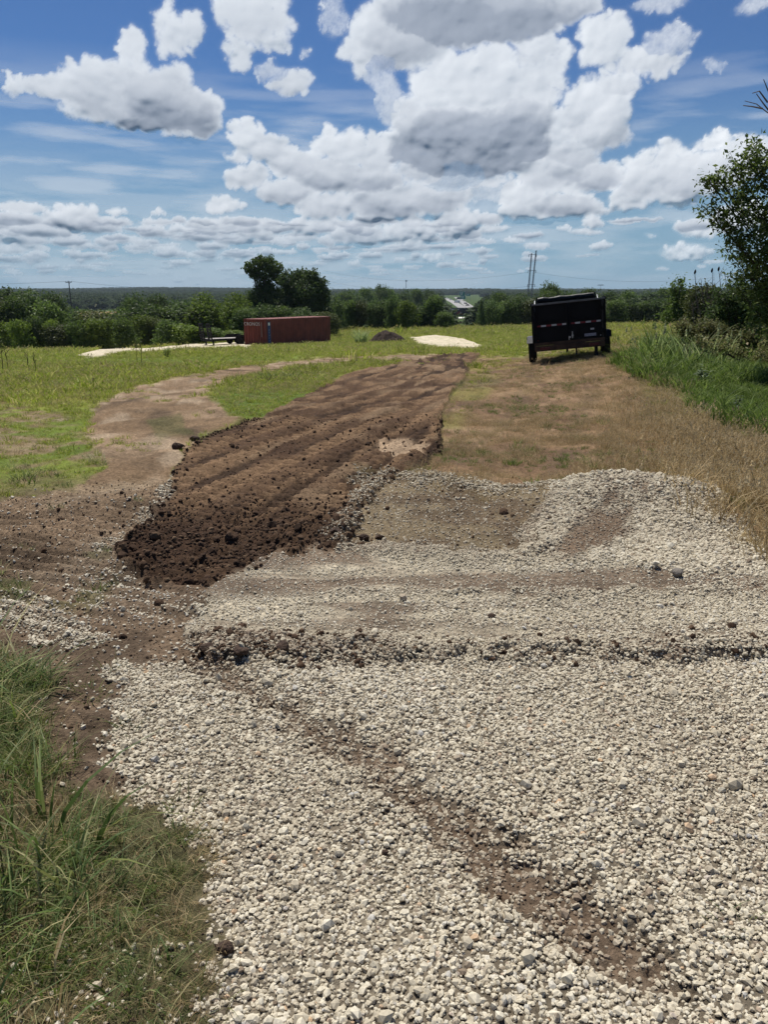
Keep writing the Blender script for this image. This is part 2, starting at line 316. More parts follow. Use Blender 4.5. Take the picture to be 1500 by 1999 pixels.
class MB:                                         # collects polygons, links them as one mesh object
    def __init__(s): s.v = []; s.f = []; s.mi = []; s.cur = 0
    def add(s, vs, fs):
        b = len(s.v); s.v += [tuple(v) for v in vs]; s.f += [tuple(b + i for i in f) for f in fs]; s.mi += [s.cur] * len(fs); return s
    def box(s, c, d, R=None, taper=1.0):
        cx, cy_, cz = c; x, y, z = d[0] / 2, d[1] / 2, d[2] / 2
        vs = [Vector((sx * x * (taper if sz > 0 else 1), sy * y * (taper if sz > 0 else 1), sz * z)) for sz in (-1, 1) for sx, sy in ((-1, -1), (1, -1), (1, 1), (-1, 1))]
        if R is not None: vs = [R @ v for v in vs]
        return s.add([v + Vector(c) for v in vs], [(0, 3, 2, 1), (4, 5, 6, 7), (0, 1, 5, 4), (1, 2, 6, 5), (2, 3, 7, 6), (3, 0, 4, 7)])
    def bar(s, a, b, w, h=None, n=4):
        a = Vector(a); b = Vector(b); h = h or w; d = (b - a); q = d.to_track_quat('Z', 'Y'); vs = []
        if n == 4: ring = [(-w / 2, -h / 2), (w / 2, -h / 2), (w / 2, h / 2), (-w / 2, h / 2)]
        else: ring = [(math.cos(2 * math.pi * i / n) * w / 2, math.sin(2 * math.pi * i / n) * h / 2) for i in range(n)]
        for p in (a, b): vs += [p + q @ Vector((u, v, 0)) for u, v in ring]
        m = len(ring)
        return s.add(vs, [tuple(range(m))[::-1], tuple(range(m, 2 * m))] + [(i, (i + 1) % m, m + (i + 1) % m, m + i) for i in range(m)])
    def tube(s, pts, rad, n=6):
        pts = [Vector(p) for p in pts]; rings = []
        for i, p in enumerate(pts):
            d = pts[min(i + 1, len(pts) - 1)] - pts[max(i - 1, 0)]
            if d.length < 1e-6: d = Vector((0, 0, 1))
            q = d.to_track_quat('Z', 'Y'); r = rad[i] if hasattr(rad, '__len__') else rad
            rings.append([p + q @ Vector((math.cos(2 * math.pi * k / n) * r, math.sin(2 * math.pi * k / n) * r, 0)) for k in range(n)])
        vs = [v for r in rings for v in r]; fs = [tuple(range(n))[::-1], tuple(range((len(pts) - 1) * n, len(pts) * n))]
        for i in range(len(pts) - 1): fs += [(i * n + k, i * n + (k + 1) % n, (i + 1) * n + (k + 1) % n, (i + 1) * n + k) for k in range(n)]
        return s.add(vs, fs)
    def lathe(s, c, axis, prof, n=24):            # prof: (radius, offset along axis)
        q = Vector(axis).to_track_quat('Z', 'Y'); vs = []; c = Vector(c)
        for r, o in prof: vs += [c + q @ Vector((math.cos(2 * math.pi * k / n) * r, math.sin(2 * math.pi * k / n) * r, o)) for k in range(n)]
        fs = [tuple(range(n))[::-1], tuple(range((len(prof) - 1) * n, len(prof) * n))]
        for i in range(len(prof) - 1): fs += [(i * n + k, i * n + (k + 1) % n, (i + 1) * n + (k + 1) % n, (i + 1) * n + k) for k in range(n)]
        return s.add(vs, fs)
    def mesh(s, name, m, bevel=0, smooth=False):
        me = bpy.data.meshes.new(name); me.from_pydata(s.v, [], s.f)
        for q in (m if isinstance(m, (list, tuple)) else [m]): me.materials.append(q)
        if isinstance(m, (list, tuple)): me.polygons.foreach_set('material_index', s.mi)
        if smooth: me.polygons.foreach_set('use_smooth', [True] * len(me.polygons))
        me.update(); return me
    def build(s, name, m, parent=None, bevel=0, smooth=False, loc=None):
        o = link(name, s.mesh(name, m, smooth=smooth), parent, loc)
        if bevel:
            b = o.modifiers.new('edge', 'BEVEL'); b.width = bevel; b.segments = 2; b.limit_method = 'ANGLE'
        return o
def scatter(name, P, rot, scl, tone, variants, label, cat, seed=0):
    """many loose bits nobody could count: one object whose points carry the bits"""
    me = bpy.data.meshes.new(name); me.vertices.add(len(P)); me.vertices.foreach_set('co', np.asarray(P, np.float32).ravel())
    fattr(me, 'rot', rot, typ='FLOAT_VECTOR'); fattr(me, 'scl', scl, typ='FLOAT_VECTOR'); fattr(me, 'tone', tone)
    fattr(me, 'pick', np.random.default_rng(seed).integers(0, len(variants), len(P)), typ='INT'); me.update()
    o = link(name, me); tag(o, label, cat, kind='stuff')
    g = bpy.data.node_groups.new(name, 'GeometryNodeTree'); N = g.nodes; L = g.links
    g.interface.new_socket('Geometry', in_out='INPUT', socket_type='NodeSocketGeometry'); g.interface.new_socket('Geometry', in_out='OUTPUT', socket_type='NodeSocketGeometry')
    gi = N.new('NodeGroupInput'); go = N.new('NodeGroupOutput'); ip = N.new('GeometryNodeInstanceOnPoints'); jn = N.new('GeometryNodeJoinGeometry')
    for v in variants:
        ob = bpy.data.objects.new(v.name, v); oi = N.new('GeometryNodeObjectInfo'); oi.inputs[0].default_value = ob; oi.inputs['As Instance'].default_value = True
        L.new(oi.outputs['Geometry'], jn.inputs[0])
    def at(nm, t):
        a = N.new('GeometryNodeInputNamedAttribute'); a.data_type = t; a.inputs['Name'].default_value = nm; return a.outputs['Attribute']
    L.new(gi.outputs[0], ip.inputs['Points']); L.new(jn.outputs[0], ip.inputs['Instance']); ip.inputs['Pick Instance'].default_value = True
    L.new(at('pick', 'INT'), ip.inputs['Instance Index']); L.new(at('rot', 'FLOAT_VECTOR'), ip.inputs['Rotation']); L.new(at('scl', 'FLOAT_VECTOR'), ip.inputs['Scale'])
    L.new(ip.outputs[0], go.inputs[0])
    md = o.modifiers.new('scatter', 'NODES'); md.node_group = g
    return o

# ------------------------------------------------------------------ ground
rows = np.concatenate([[.05, .25, .45, .65], (lambda py: (EYE + .0) / np.tan(PITCH - np.arctan((CY - py) / F)))(np.arange(2400, 700, -2.0))])
rows = rows[rows < 20]; rows = np.concatenate([rows, np.geomspace(20.1, 140, 330), np.geomspace(142, 9000, 110)])
az = np.concatenate([np.radians(np.arange(-180, -40, 3)), np.arctan(np.arange(-1250, 1251, 2.1) / 1560.0), np.radians(np.arange(40, 180, 3))])
R_, A_ = np.meshgrid(rows, az, indexing='ij'); gx = (R_ * np.sin(A_)).ravel(); gy = (R_ * np.cos(A_)).ravel()
S = survey(gx, gy)
nr, na = R_.shape
idx = np.arange(nr * na).reshape(nr, na); nxt = np.roll(idx, -1, axis=1)
quads = np.stack([idx[:-1], nxt[:-1], nxt[1:], idx[1:]], -1).reshape(-1, 4)
V = np.stack([gx, gy, S['z']], -1)
#GM
gm = bpy.data.materials.new('earth'); gm.use_nodes = True; n = gm.node_tree.nodes; l = gm.node_tree.links
b = n['Principled BSDF']; b.inputs['Roughness'].default_value = .95; b.inputs['Specular IOR Level'].default_value = .08
a = n.new('ShaderNodeAttribute'); a.attribute_name = 'earth'; tc = n.new('ShaderNodeTexCoord')
nz = n.new('ShaderNodeTexNoise'); nz.inputs['Scale'].default_value = 38; nz.inputs['Detail'].default_value = 6; nz.inputs['Roughness'].default_value = .7
l.new(tc.outputs['Object'], nz.inputs['Vector'])
mr = n.new('ShaderNodeMapRange'); mr.inputs['From Min'].default_value = .3; mr.inputs['From Max'].default_value = .7; mr.inputs['To Min'].default_value = .5; mr.inputs['To Max'].default_value = 1.5
l.new(nz.outputs['Fac'], mr.inputs['Value']); sc_ = n.new('ShaderNodeVectorMath'); sc_.operation = 'SCALE'
l.new(a.outputs['Color'], sc_.inputs[0]); l.new(mr.outputs[0], sc_.inputs['Scale']); l.new(sc_.outputs[0], b.inputs['Base Color'])
bp = n.new('ShaderNodeBump'); bp.inputs['Strength'].default_value = .9; bp.inputs['Distance'].default_value = .03; l.new(nz.outputs['Fac'], bp.inputs['Height']); l.new(bp.outputs[0], b.inputs['Normal'])
gme = raw_mesh('ground', V, quads, gm, True)
fattr(gme, 'earth', np.concatenate([S['col'], np.ones((len(gx), 1))], 1), typ='FLOAT_COLOR')
ground = link('ground', gme); tag(ground, kind='structure')

# ------------------------------------------------------------------ loose stones, clods, grass
def spots(nper, r0, r1, a0=-36, a1=36, seed=1):
    """random ground points, nper(r) to the square metre"""
    g = np.random.default_rng(seed); rr = np.linspace(r0, r1, 400); w = rr * nper(rr); c = np.cumsum(w)
    n = int(np.sum(w) * (rr[1] - rr[0]) * math.radians(a1 - a0)); r = np.interp(g.random(n), c / c[-1], rr); t = np.radians(g.uniform(a0, a1, n))
    return r * np.sin(t), r * np.cos(t), g
def rock_mesh(name, m, seed, sub=1, cuts=7, rough=.12):
    import bmesh
    bm = bmesh.new(); bmesh.ops.create_icosphere(bm, subdivisions=sub, radius=1.0); g = np.random.default_rng(seed)
    P = [(Vector(g.normal(size=3)).normalized(), g.uniform(.55, .85)) for _ in range(cuts)]
    for v in bm.verts:
        for d, o in P:
            k = v.co.dot(d) - o
            if k > 0: v.co -= d * k
        v.co *= 1 + g.uniform(-rough, rough)
    me = bpy.data.meshes.new(name); bm.to_mesh(me); bm.free(); me.materials.append(m); return me
def stone_mat(name, ramp, rough=.85):
    m = bpy.data.materials.new(name); m.use_nodes = True; n = m.node_tree.nodes; l = m.node_tree.links; b = n['Principled BSDF']
    b.inputs['Roughness'].default_value = rough; b.inputs['Specular IOR Level'].default_value = .15
    a = n.new('ShaderNodeAttribute'); a.attribute_name = 'tone'; a.attribute_type = 'INSTANCER'; r = n.new('ShaderNodeValToRGB')
    r.color_ramp.elements[0].position = ramp[0][0]; r.color_ramp.elements[0].color = (*ramp[0][1], 1)
    r.color_ramp.elements[1].position = ramp[-1][0]; r.color_ramp.elements[1].color = (*ramp[-1][1], 1)
    for p, c in ramp[1:-1]: r.color_ramp.elements.new(p).color = (*c, 1)
    tc = n.new('ShaderNodeTexCoord'); nz = n.new('ShaderNodeTexNoise'); nz.inputs['Scale'].default_value = 2.5; nz.inputs['Detail'].default_value = 4
    mr = n.new('ShaderNodeMapRange'); mr.inputs['From Min'].default_value = .3; mr.inputs['From Max'].default_value = .7; mr.inputs['To Min'].default_value = .8; mr.inputs['To Max'].default_value = 1.15
    sc = n.new('ShaderNodeVectorMath'); sc.operation = 'SCALE'
    l.new(tc.outputs['Object'], nz.inputs[0]); l.new(nz.outputs['Fac'], mr.inputs[0]); l.new(a.outputs['Fac'], r.inputs[0]); l.new(r.outputs[0], sc.inputs[0]); l.new(mr.outputs[0], sc.inputs['Scale']); l.new(sc.outputs[0], b.inputs['Base Color'])
    MATS[name] = m; return m
sm = stone_mat('limestone', [(0, (.14, .10, .066)), (.22, (.27, .21, .15)), (.4, (.42, .365, .27)), (.62, (.51, .45, .335)), (.8, (.645, .585, .455)), (.93, (.44, .42, .38)), (.97, (.56, .38, .22)), (1, (.32, .29, .25))])
stones = [rock_mesh('crushed stone', sm, 50 + k, 1, 8) for k in range(7)]
def gravel(seed, nper, r0, r1, size, thr=1.0, a=38):
    x, y, g = spots(nper, r0, r1, -a, a, seed); q = survey(x, y); n = len(x)
    keep = g.random(n) < q['stone'] ** 1.0 * thr; x, y = x[keep], y[keep]; n = len(x); st = q['stone'][keep]; di = q['dirty'][keep]
    s = size * np.exp(g.normal(0, .30, n)) * (1 + .35 * (q['pile_'][keep])) * (1 - .45 * (q['upg'] * (1 - np.clip(q['stone'], 0, 1)))[keep])
    z = q['z'][keep] + s * g.uniform(-.2, .7, n) * (1 - .45 * q['track'][keep])
    scl = np.stack([s * g.uniform(.8, 1.3, n), s * g.uniform(.7, 1.1, n), s * g.uniform(.5, .85, n)], 1)
    rot = np.stack([g.normal(0, .5, n), g.normal(0, .5, n), g.uniform(0, 6.3, n)], 1)
    blot = fbm(x * .9, y * .9, 61, 3)
    t = np.clip(g.beta(4.6, 1.7, n) * .9 - .06 + .06 * g.random(n) + (blot - .5) * .35, .05, .88); odd = g.random(n) < .035; t[odd] = g.uniform(.9, 1, odd.sum())
    t = t * (1 - .75 * di * g.uniform(.5, 1, n))
    return np.stack([x, y, z], 1), rot, scl, t
parts_ = [gravel(101, lambda r: 11500 * (r < 2.3) + 11000 * (r >= 2.3) * (r < 6.2), 1.0, 6.2, .0070, 1, 35),
          gravel(102, lambda r: 5200 + 0 * r, 6.2, 9.3, .0100, 1, 33),
          gravel(103, lambda r: 700 + 0 * r, 1.0, 7, .0105, 1, 35)]
G_ = [np.concatenate([p[k] for p in parts_]) for k in range(4)]
print('stones', len(G_[0]))
scatter('gravel', *G_, stones, 'pale crushed limestone gravel spread over the driveway and heaped at its far edge', 'gravel', 3)

cm = stone_mat('clay clod', [(0, (.035, .021, .013)), (.5, (.075, .045, .028)), (.85, (.13, .085, .05)), (1, (.19, .13, .08))], .95)
clods = [rock_mesh('soil clod', cm, 80 + k, 2, 6, .09) for k in range(6)]
x, y, g = spots(lambda r: 1500 + 0 * r, 2.6, 12, -34, 34, 8); q = survey(x, y)
pr = np.clip(q['toe'] * .8 + q['edge'] * ss(1.0, .6, q['toe']) * .5 + q['ridge'] * (.25 + .6 * ss(850, 600, q['px']) * ss(350, 400, q['px'])) + q['soil'] * .05 + q['mid'] * .03 + q['track'] * .05 + q['low'] * .02, 0, 1)
k = g.random(len(x)) < pr; x, y = x[k], y[k]; n = len(x)
s = .0075 * np.exp(np.abs(g.normal(0, .60, n))); s = np.minimum(s, .045); z = q['z'][k] + s * g.uniform(-.4, .3, n)
scatter('soil_clods', np.stack([x, y, z], 1), np.stack([g.uniform(0, 6, n), g.uniform(0, 6, n), g.uniform(0, 6, n)], 1),
        np.stack([s, s * g.uniform(.7, 1.1, n), s * g.uniform(.6, .9, n)], 1), np.clip(g.normal(.4, .25, n) + .3 * q['mid'][k], 0, 1), clods, 'crumbled dark brown soil clods along the edges of the fresh earth strip', 'soil clods', 4)
print('clods', n)

x, y, g = spots(lambda r: 2600 * (r < 4) + 1500 * (r >= 4), 1.0, 7.5, -35, 35, 9); q = survey(x, y)
pr = np.clip(q['low'] * .5 + q['track'] * .55 + q['soil'] * .45 + q['ridge'] * .4 + q['mid'] * .35 + q['path'] * .3 + q['rd'] * .2 + q['grl'] * .3, 0, 1)
k = g.random(len(x)) < pr; x, y = x[k], y[k]; n = len(x); s = .0038 * np.exp(g.normal(0, .45, n)); soil_ = q['soil'][k]
gm_ = stone_mat('dirt crumb', [(0, (.045, .028, .018)), (.35, (.10, .065, .042)), (.7, (.22, .16, .105)), (1, (.42, .36, .28))], .95)
scatter('dirt_crumbs', np.stack([x, y, q['z'][k] + s * .2], 1), g.uniform(0, 6.3, (n, 3)), np.stack([s, s * .9, s * .7], 1), np.clip(g.normal(.5, .22, n) * (1 - .65 * soil_), 0, 1), [rock_mesh('dirt crumb', gm_, 95 + k, 1, 6) for k in range(3)], 'fine crumbs and grit strewn over the bare dirt between gravel and grass', 'dirt crumbs', 6)
print('crumbs', n)

def tuft(name, m, seed, nb, h, spread, width, bend, segs=3, heads=0.0, base=.35, stiff=1.0):
    """a tuft of grass one unit across its own scale; every blade has a tone"""
    g = np.random.default_rng(seed); V = []; Fq = []; T = []
    for i in range(nb):
        a = g.uniform(0, 6.283); rr = spread * math.sqrt(g.random()); bx, by = rr * math.cos(a), rr * math.sin(a)
        d = a + g.normal(0, .9); hh = h * g.uniform(.45, 1.1); bd = bend * g.uniform(.3, 1.3) * hh; w = width * g.uniform(.6, 1.3); tone = g.random()
        ta = g.uniform(0, 6.283); ox, oy = math.cos(ta) * w / 2, math.sin(ta) * w / 2; b0 = len(V)
        for k in range(segs + 1):
            t = k / segs; c = bd * t ** 2; zz = hh * (t - .35 * bend * t * t * t); ww = (1 - t) ** .7 if k < segs else .06
            if t == 0: ww = .7
            px_, py_ = bx + math.cos(d) * (c + hh * .12 * t), by + math.sin(d) * (c + hh * .12 * t)
            V += [(px_ - ox * ww, py_ - oy * ww, zz - .02 * h), (px_ + ox * ww, py_ + oy * ww, zz - .02 * h)]; T += [tone, tone]
        for k in range(segs): q0 = b0 + 2 * k; Fq.append((q0, q0 + 1, q0 + 3, q0 + 2))
        if g.random() < heads:                                    # seed head at the tip
            tx, ty, tz = V[-1]
            for j in range(5):
                e = len(V); zz = tz + j * .035 * h; s_ = width * 1.6 * (1 - j * .13); aa = g.uniform(0, 6.28)
                V += [(tx - s_ * math.cos(aa), ty - s_ * math.sin(aa), zz), (tx + s_ * math.cos(aa), ty + s_ * math.sin(aa), zz), (tx + s_ * .3, ty, zz + .06 * h), (tx - s_ * .3, ty, zz + .06 * h)]; Fq.append((e, e + 1, e + 2, e + 3)); T += [1.0] * 4
    me = raw_mesh(name, np.array(V), np.array(Fq), m); fattr(me, 'tone', T); return me
green_m = leaf_mat('green blades', (.07, .115, .022), (.15, .21, .04), (.32, .28, .12), .42)
field_m = leaf_mat('meadow blades', (.16, .215, .024), (.31, .365, .045), (.48, .42, .18), .5)
dry_m = leaf_mat('dry blades', (.22, .17, .07), (.44, .32, .165), (.60, .48, .28), .4)
lush_m = leaf_mat('lush blades', (.06, .105, .018), (.13, .20, .032), (.28, .33, .10), .47)
blue_m = leaf_mat('coarse blades', (.085, .13, .04), (.17, .235, .075), (.46, .40, .20), .42)
near_g = [tuft('grass tuft', blue_m, 1 + k, 34, 1, .6, .034, .9, 4) for k in range(5)] + [tuft('grass tuft', green_m, 11 + k, 30, 1, .5, .042, .8, 4) for k in range(3)]
near_d = [tuft('dry tuft', dry_m, 21 + k, 26, 1, .5, .03, .9, 3) for k in range(4)]
field_t = [tuft('meadow tuft', field_m, 31 + k, 30, 1, .9, .10, .5, 2, .03) for k in range(5)]
dry_t = [tuft('straw tuft', dry_m, 41 + k, 26, 1, .7, .03, .5, 3, .35) for k in range(5)]
lush_t = [tuft('lush tuft', lush_m, 51 + k, 30, 1, .5, .055, .6, 4, .02) for k in range(5)]
def lay(name, label, cat, var, nper, r0, r1, dens, size, seed, a=38, jit=.35, zoff=0):
    x, y, g = spots(nper, r0, r1, -a, a, seed); q = survey(x, y); k = g.random(len(x)) < dens(q); x, y, z = x[k], y[k], q['z'][k] + zoff; n = len(x)
    s = size(q)[k] * np.exp(g.normal(0, jit, n)) if callable(size) else size * np.exp(g.normal(0, jit, n))
    print(name, n)
    return scatter(name, np.stack([x, y, z], 1), np.stack([g.normal(0, .12, n), g.normal(0, .12, n), g.uniform(0, 6.3, n)], 1),
                   np.stack([s * g.uniform(.9, 1.5, n), s * g.uniform(.9, 1.5, n), s], 1), g.random(n), var, label, cat, seed)
clump = lambda q, a, b: ss(a, b, q['med'])
lay('coarse_grass', 'coarse green grass growing over the left edge of the gravel in the foreground', 'grass', near_g, lambda r: 900 + 0 * r, 1.0, 5.2,
    lambda q: np.clip(q['grl'] * (.10 + .85 * ss(.47, .57, q['med'])) * ss(520, 250, q['px']) , 0, 1), lambda q: .030 + .030 * ss(260, 0, q['px']) * ss(.4, .6, q['big']), 201, 44, .55)
lay('withered_grass', 'short withered straw mixed with the foreground grass', 'dry grass', near_d, lambda r: 750 + 0 * r, 1.0, 5.2,
    lambda q: np.clip(q['grl'] * (.5 + .5 * ss(.55, .42, q['med'])), 0, 1), .045, 202, 44)
lay('sparse_grass', 'small green grass tufts on the bare dirt left of the gravel', 'grass', near_g, lambda r: 90 + 0 * r, 2.4, 9,
    lambda q: np.clip(q['gsp'] * .9 + q['low'] * .06 * ss(.5, .65, q['med']) + q['gp'] * .5 * ss(.42, .55, q['med']), 0, 1), .06, 203)
lay('verge_grass', 'thin green grass blades creeping onto the tan dirt track', 'grass', field_t, lambda r: 50 * (r < 20) + 14 * (r >= 20), 8, 60,
    lambda q: np.clip(q['path'] * (ss(.56, .68, q['big']) * .5 + ss(.0, .5, 1 - q['path']) * .8) + q['soil'] * 0, 0, 1), .05, 211)
lay('field_grass', 'green meadow grass covering the field around the dirt track', 'grass', field_t, lambda r: 130 * (r < 14) + 60 * (r >= 14) * (r < 30) + 9 * (r >= 30) * (r < 65) + 4.2 * (r >= 65), 7, 135,
    lambda q: np.clip(q['turf'] * (1 - .8 * q['gp'] * ss(.40, .56, q['med'])) * (1 - .5 * (q['py'] > 760) * ss(.55, .45, q['med'])), 0, 1), lambda q: .016 + .0021 * q['r'] + .03 * ss(.45, .7, q['patch']) * ss(15, 40, q['r']) + .05 * ss(.5, .7, q['patch']) + .10 * ss(90, 115, q['r']), 204)
lay('straw_grass', 'dry tan grass standing on the slope right of the dirt strip', 'dry grass', dry_t, lambda r: 300 * (r < 12) + 110 * (r >= 12) * (r < 30) + 12 * (r >= 30), 5, 70,
    lambda q: np.clip(q['dry'] * (.12 + .40 * ss(1080, 1300, q['px']) + .5 * ss(.44, .60, q['med'])) + .5 * q['rd'] * ss(.42, .62, q['med']) + q['turf'] * (.05 + .5 * ss(.48, .66, q['patch'])), 0, 1), lambda q: .055 + .065 * ss(1050, 1400, q['px']), 205)
lay('slope_grass', 'short green grass mixed into the dry slope', 'grass', lush_t, lambda r: 120 * (r < 14) + 40 * (r >= 14), 5, 40,
    lambda q: np.clip(q['dry'] * ss(.46, .62, q['big']) * .8 + q['dry'] * ss(1250, 1450, q['px']) * .35, 0, 1), .05, 206)
lay('lush_grass', 'lush bright green grass filling the bank at the right', 'grass', lush_t, lambda r: 90 * (r < 22) + 24 * (r >= 22), 7, 45,
    lambda q: np.clip(q['lush'] * .9, 0, 1), lambda q: .10 + .09 * ss(.45, .6, q['big']) + .09 * ss(1340, 1260, q['px']), 207, 42)

# ------------------------------------------------------------------ clouds: a far sheet of billows, lit by the same sun, shade of thick bases painted in
def build_clouds():
    R = 9000.0; K = 27.3                                 # K: survey pixels to the degree
    azd = np.concatenate([np.arange(-110, -33, .45), np.arange(-33, 33.01, .070), np.arange(33.4, 110, .45)])
    eld = np.concatenate([np.arange(-.6, 20.5, .070), np.arange(20.8, 27.0, .45)])
    E_, A_ = np.meshgrid(eld, azd, indexing='ij'); u = A_ * K; v = E_ * K; shp = u.shape
    g = np.random.default_rng(5)
    def uv(px, py):
        d = ray(px, py); d = d / np.linalg.norm(d); return math.degrees(math.atan2(d[0], d[1])) * K, math.degrees(math.asin(d[2])) * K
    B = [  # px, py, rx, ry, thickness (also paints the base shade), softness
        (120,172,72,24,.3,1),(215,185,105,50,.5,1),(300,190,80,56,.8,1),(350,215,80,46,.9,1),(258,95,27,29,.1,1),(22,172,20,22,.1,1),(385,235,46,30,.8,1),(300,235,80,24,1,1),
        (345,68,46,38,.1,1.2),(490,35,66,48,.2,1.1),(465,108,26,26,.1,1.2),(530,85,32,18,.1,1.3),(570,168,50,24,.3,1.3),(530,145,30,18,.2,1.6),(650,25,30,45,.0,2.2),(600,105,12,14,0,2),
        (720,95,48,42,.2,1),(790,70,90,60,.6,1),(880,20,120,60,1.3,1),(980,30,130,48,1.3,1),(1090,18,80,26,.8,1.2),(820,20,90,40,.9,1),(770,110,60,30,.5,1),
        (860,185,60,52,.1,1),(930,160,80,60,.2,1),(1010,170,90,55,.2,1),(1060,120,45,45,.1,1.2),(1040,95,50,30,.2,1.4),(760,190,25,60,.2,1.5),(740,150,22,30,.1,1.6),
        (880,265,110,55,1.3,1),(960,270,110,58,1.4,1),(1020,245,60,50,1.1,1),(920,318,130,30,1.1,1.3),(805,285,55,36,1.1,1.1),(1035,280,50,36,1.1,1.1),(900,362,120,22,.3,1.4),(960,380,60,16,.2,1.5),(850,300,70,30,1.1,1.2),(800,250,40,50,.7,1.3),
        (1180,80,38,44,.1,1),(1265,120,66,26,.3,1.2),(1205,165,44,22,.3,1.3),(1310,80,42,22,.2,1.6),(1160,220,72,48,.3,1),(1185,260,52,30,.5,1.2),(1100,255,32,34,.1,1),(1120,300,60,30,.5,1.3),
        (1290,8,60,14,.2,1.6),(1475,8,36,13,.2,1.6),(1395,123,27,13,.0,2.2),
        (1060,335,60,38,.4,1),(1110,330,60,30,.6,1.1),(1030,395,52,34,.3,1),(1100,400,80,24,.7,1.1),(1120,362,46,18,.1,1),(1170,345,56,26,.7,1.2),(1000,385,26,30,.1,1),(1140,408,60,13,.3,1.2),
        (1308,300,30,28,.1,1.1),(1398,278,40,18,.0,1.1),(1260,350,56,42,.4,1.2),(1345,345,66,42,.5,1.3),(1235,385,46,26,.2,1.1),(1325,380,44,22,.2,1.2),(1440,320,60,40,.4,1.2),(1500,290,30,20,.1,1.2),
        (480,262,36,26,.1,1),(520,292,56,26,.3,1),(460,300,26,16,.1,1.2),(665,292,52,38,.2,1),(740,300,46,34,.3,1),(575,322,56,26,.5,1),(480,345,52,24,.3,1),(640,345,86,32,.7,1),(725,350,76,32,.7,1),
        (440,398,42,18,.1,1),(560,375,66,24,.6,1),(650,400,86,24,.4,1.1),(760,395,86,34,.7,1.2),(850,385,76,32,.6,1.3),(880,345,60,26,.5,1.5),(820,330,50,30,.4,1.4),
        (150,420,44,25,.2,1),(228,410,22,9,.0,1.2),(350,448,26,10,.1,1),(40,405,56,12,.2,1.2),(12,448,34,22,.2,1),(310,417,16,7,.0,1.3),(445,435,36,13,.3,1),(500,452,38,18,.3,1),(600,440,60,18,.4,1.1),
        (850,503,26,10,.0,1.2),(1100,446,16,7,.0,1.4),(1340,492,52,18,.1,1.3),(1375,450,40,14,.1,1.2),(1450,420,50,26,.2,1.2),(1270,460,10,4,0,2),(700,455,70,20,.5,1.2),(800,450,60,20,.4,1.2),(900,430,50,24,.4,1.2),(205,520,1,1,0,1)]
    C = [(*uv(a, b), c, d, t, s) for a, b, c, d, t, s in B]
    for _ in range(430):                                  # small cumulus crowding towards the horizon
        py = 555 - 130 * g.random() ** .75; px = g.uniform(-60, 960) if g.random() < .85 else g.uniform(960, 1560)
        if px > 960 and g.random() < .6: continue
        k = (560 - py) / 120 + .12; a, b = uv(px, py); C.append((a, b, g.uniform(10, 40) * (k + .25), g.uniform(3, 12) * k, g.uniform(.1, .9), 1.2))
    for _ in range(260):                                  # the rest of the sky, out of frame
        a = g.uniform(33, 108) * K * g.choice((-1, 1)); e = g.uniform(.6, 26); b = e * K; C.append((a, b, g.uniform(25, 110) * (.3 + e / 22), g.uniform(8, 42) * (.25 + e / 20), g.uniform(.1, 1), 1.2))
    for _ in range(8):
        a = g.uniform(-33, 33) * K; e = g.uniform(22, 26); C.append((a, e * K, g.uniform(60, 150), g.uniform(30, 70), g.uniform(.2, 1), 1.1))
    fs = .55 + .45 * np.clip(v / 300, 0, 1)                # billows shrink towards the horizon
    ww = np.clip(v / 260, .12, 1)
    w1 = (fbm(u / 46, v / 34, 301, 4) - .5); w2 = (fbm(u / 46, v / 34, 302, 4) - .5)
    w3 = (fbm(u / 13, v / 11, 303, 4) - .5); w4 = (fbm(u / 13, v / 11, 304, 4) - .5)
    uu = u + (w1 * 30 + w3 * 15) * ww; vv = v + (w2 * 24 + w4 * 13) * ww
    H = np.zeros(shp); D = np.zeros(shp); T = np.zeros(shp); Sf = np.ones(shp)
    for (a, b, rx, ry, th, so) in C:
        j0, j1 = np.searchsorted(azd, [(a - rx * 1.5 - 60) / K, (a + rx * 1.5 + 60) / K]); i0, i1 = np.searchsorted(eld, [(b - ry * 1.5 - 50) / K, (b + ry * 1.5 + 50) / K])
        if j1 <= j0 or i1 <= i0: continue
        U = uu[i0:i1, j0:j1]; Vv = vv[i0:i1, j0:j1]; h = H[i0:i1, j0:j1]; dd = D[i0:i1, j0:j1]; t = T[i0:i1, j0:j1]; sf = Sf[i0:i1, j0:j1]
        tp = .1 + .9 * max(0, min(th, 1.1) - .75)
        e = 1 - (((U - a) / rx) ** 2 + ((Vv - b) / ry) ** 2); ec = np.clip(e, 0, 1)
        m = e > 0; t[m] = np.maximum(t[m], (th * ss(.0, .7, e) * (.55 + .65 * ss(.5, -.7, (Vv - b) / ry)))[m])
        yy = (Vv - b) / ry; xx = np.clip(1 - ((U - a) / rx) ** 2, 0, 1); np.maximum(h, ry * (.35 * np.sqrt(ec) + 1.25 * max(0, min(th, 1.0) - .12) * ss(-1.15, tp, yy) * (1 - ss(tp, 1.3, yy)) * xx * (ec > 0)), out=h); np.maximum(dd, np.clip(ec * (1.0 + 1.2 * min(th, 1)), 0, 1), out=dd)
        nb = int(np.clip(rx * ry / 32, 10, 80))
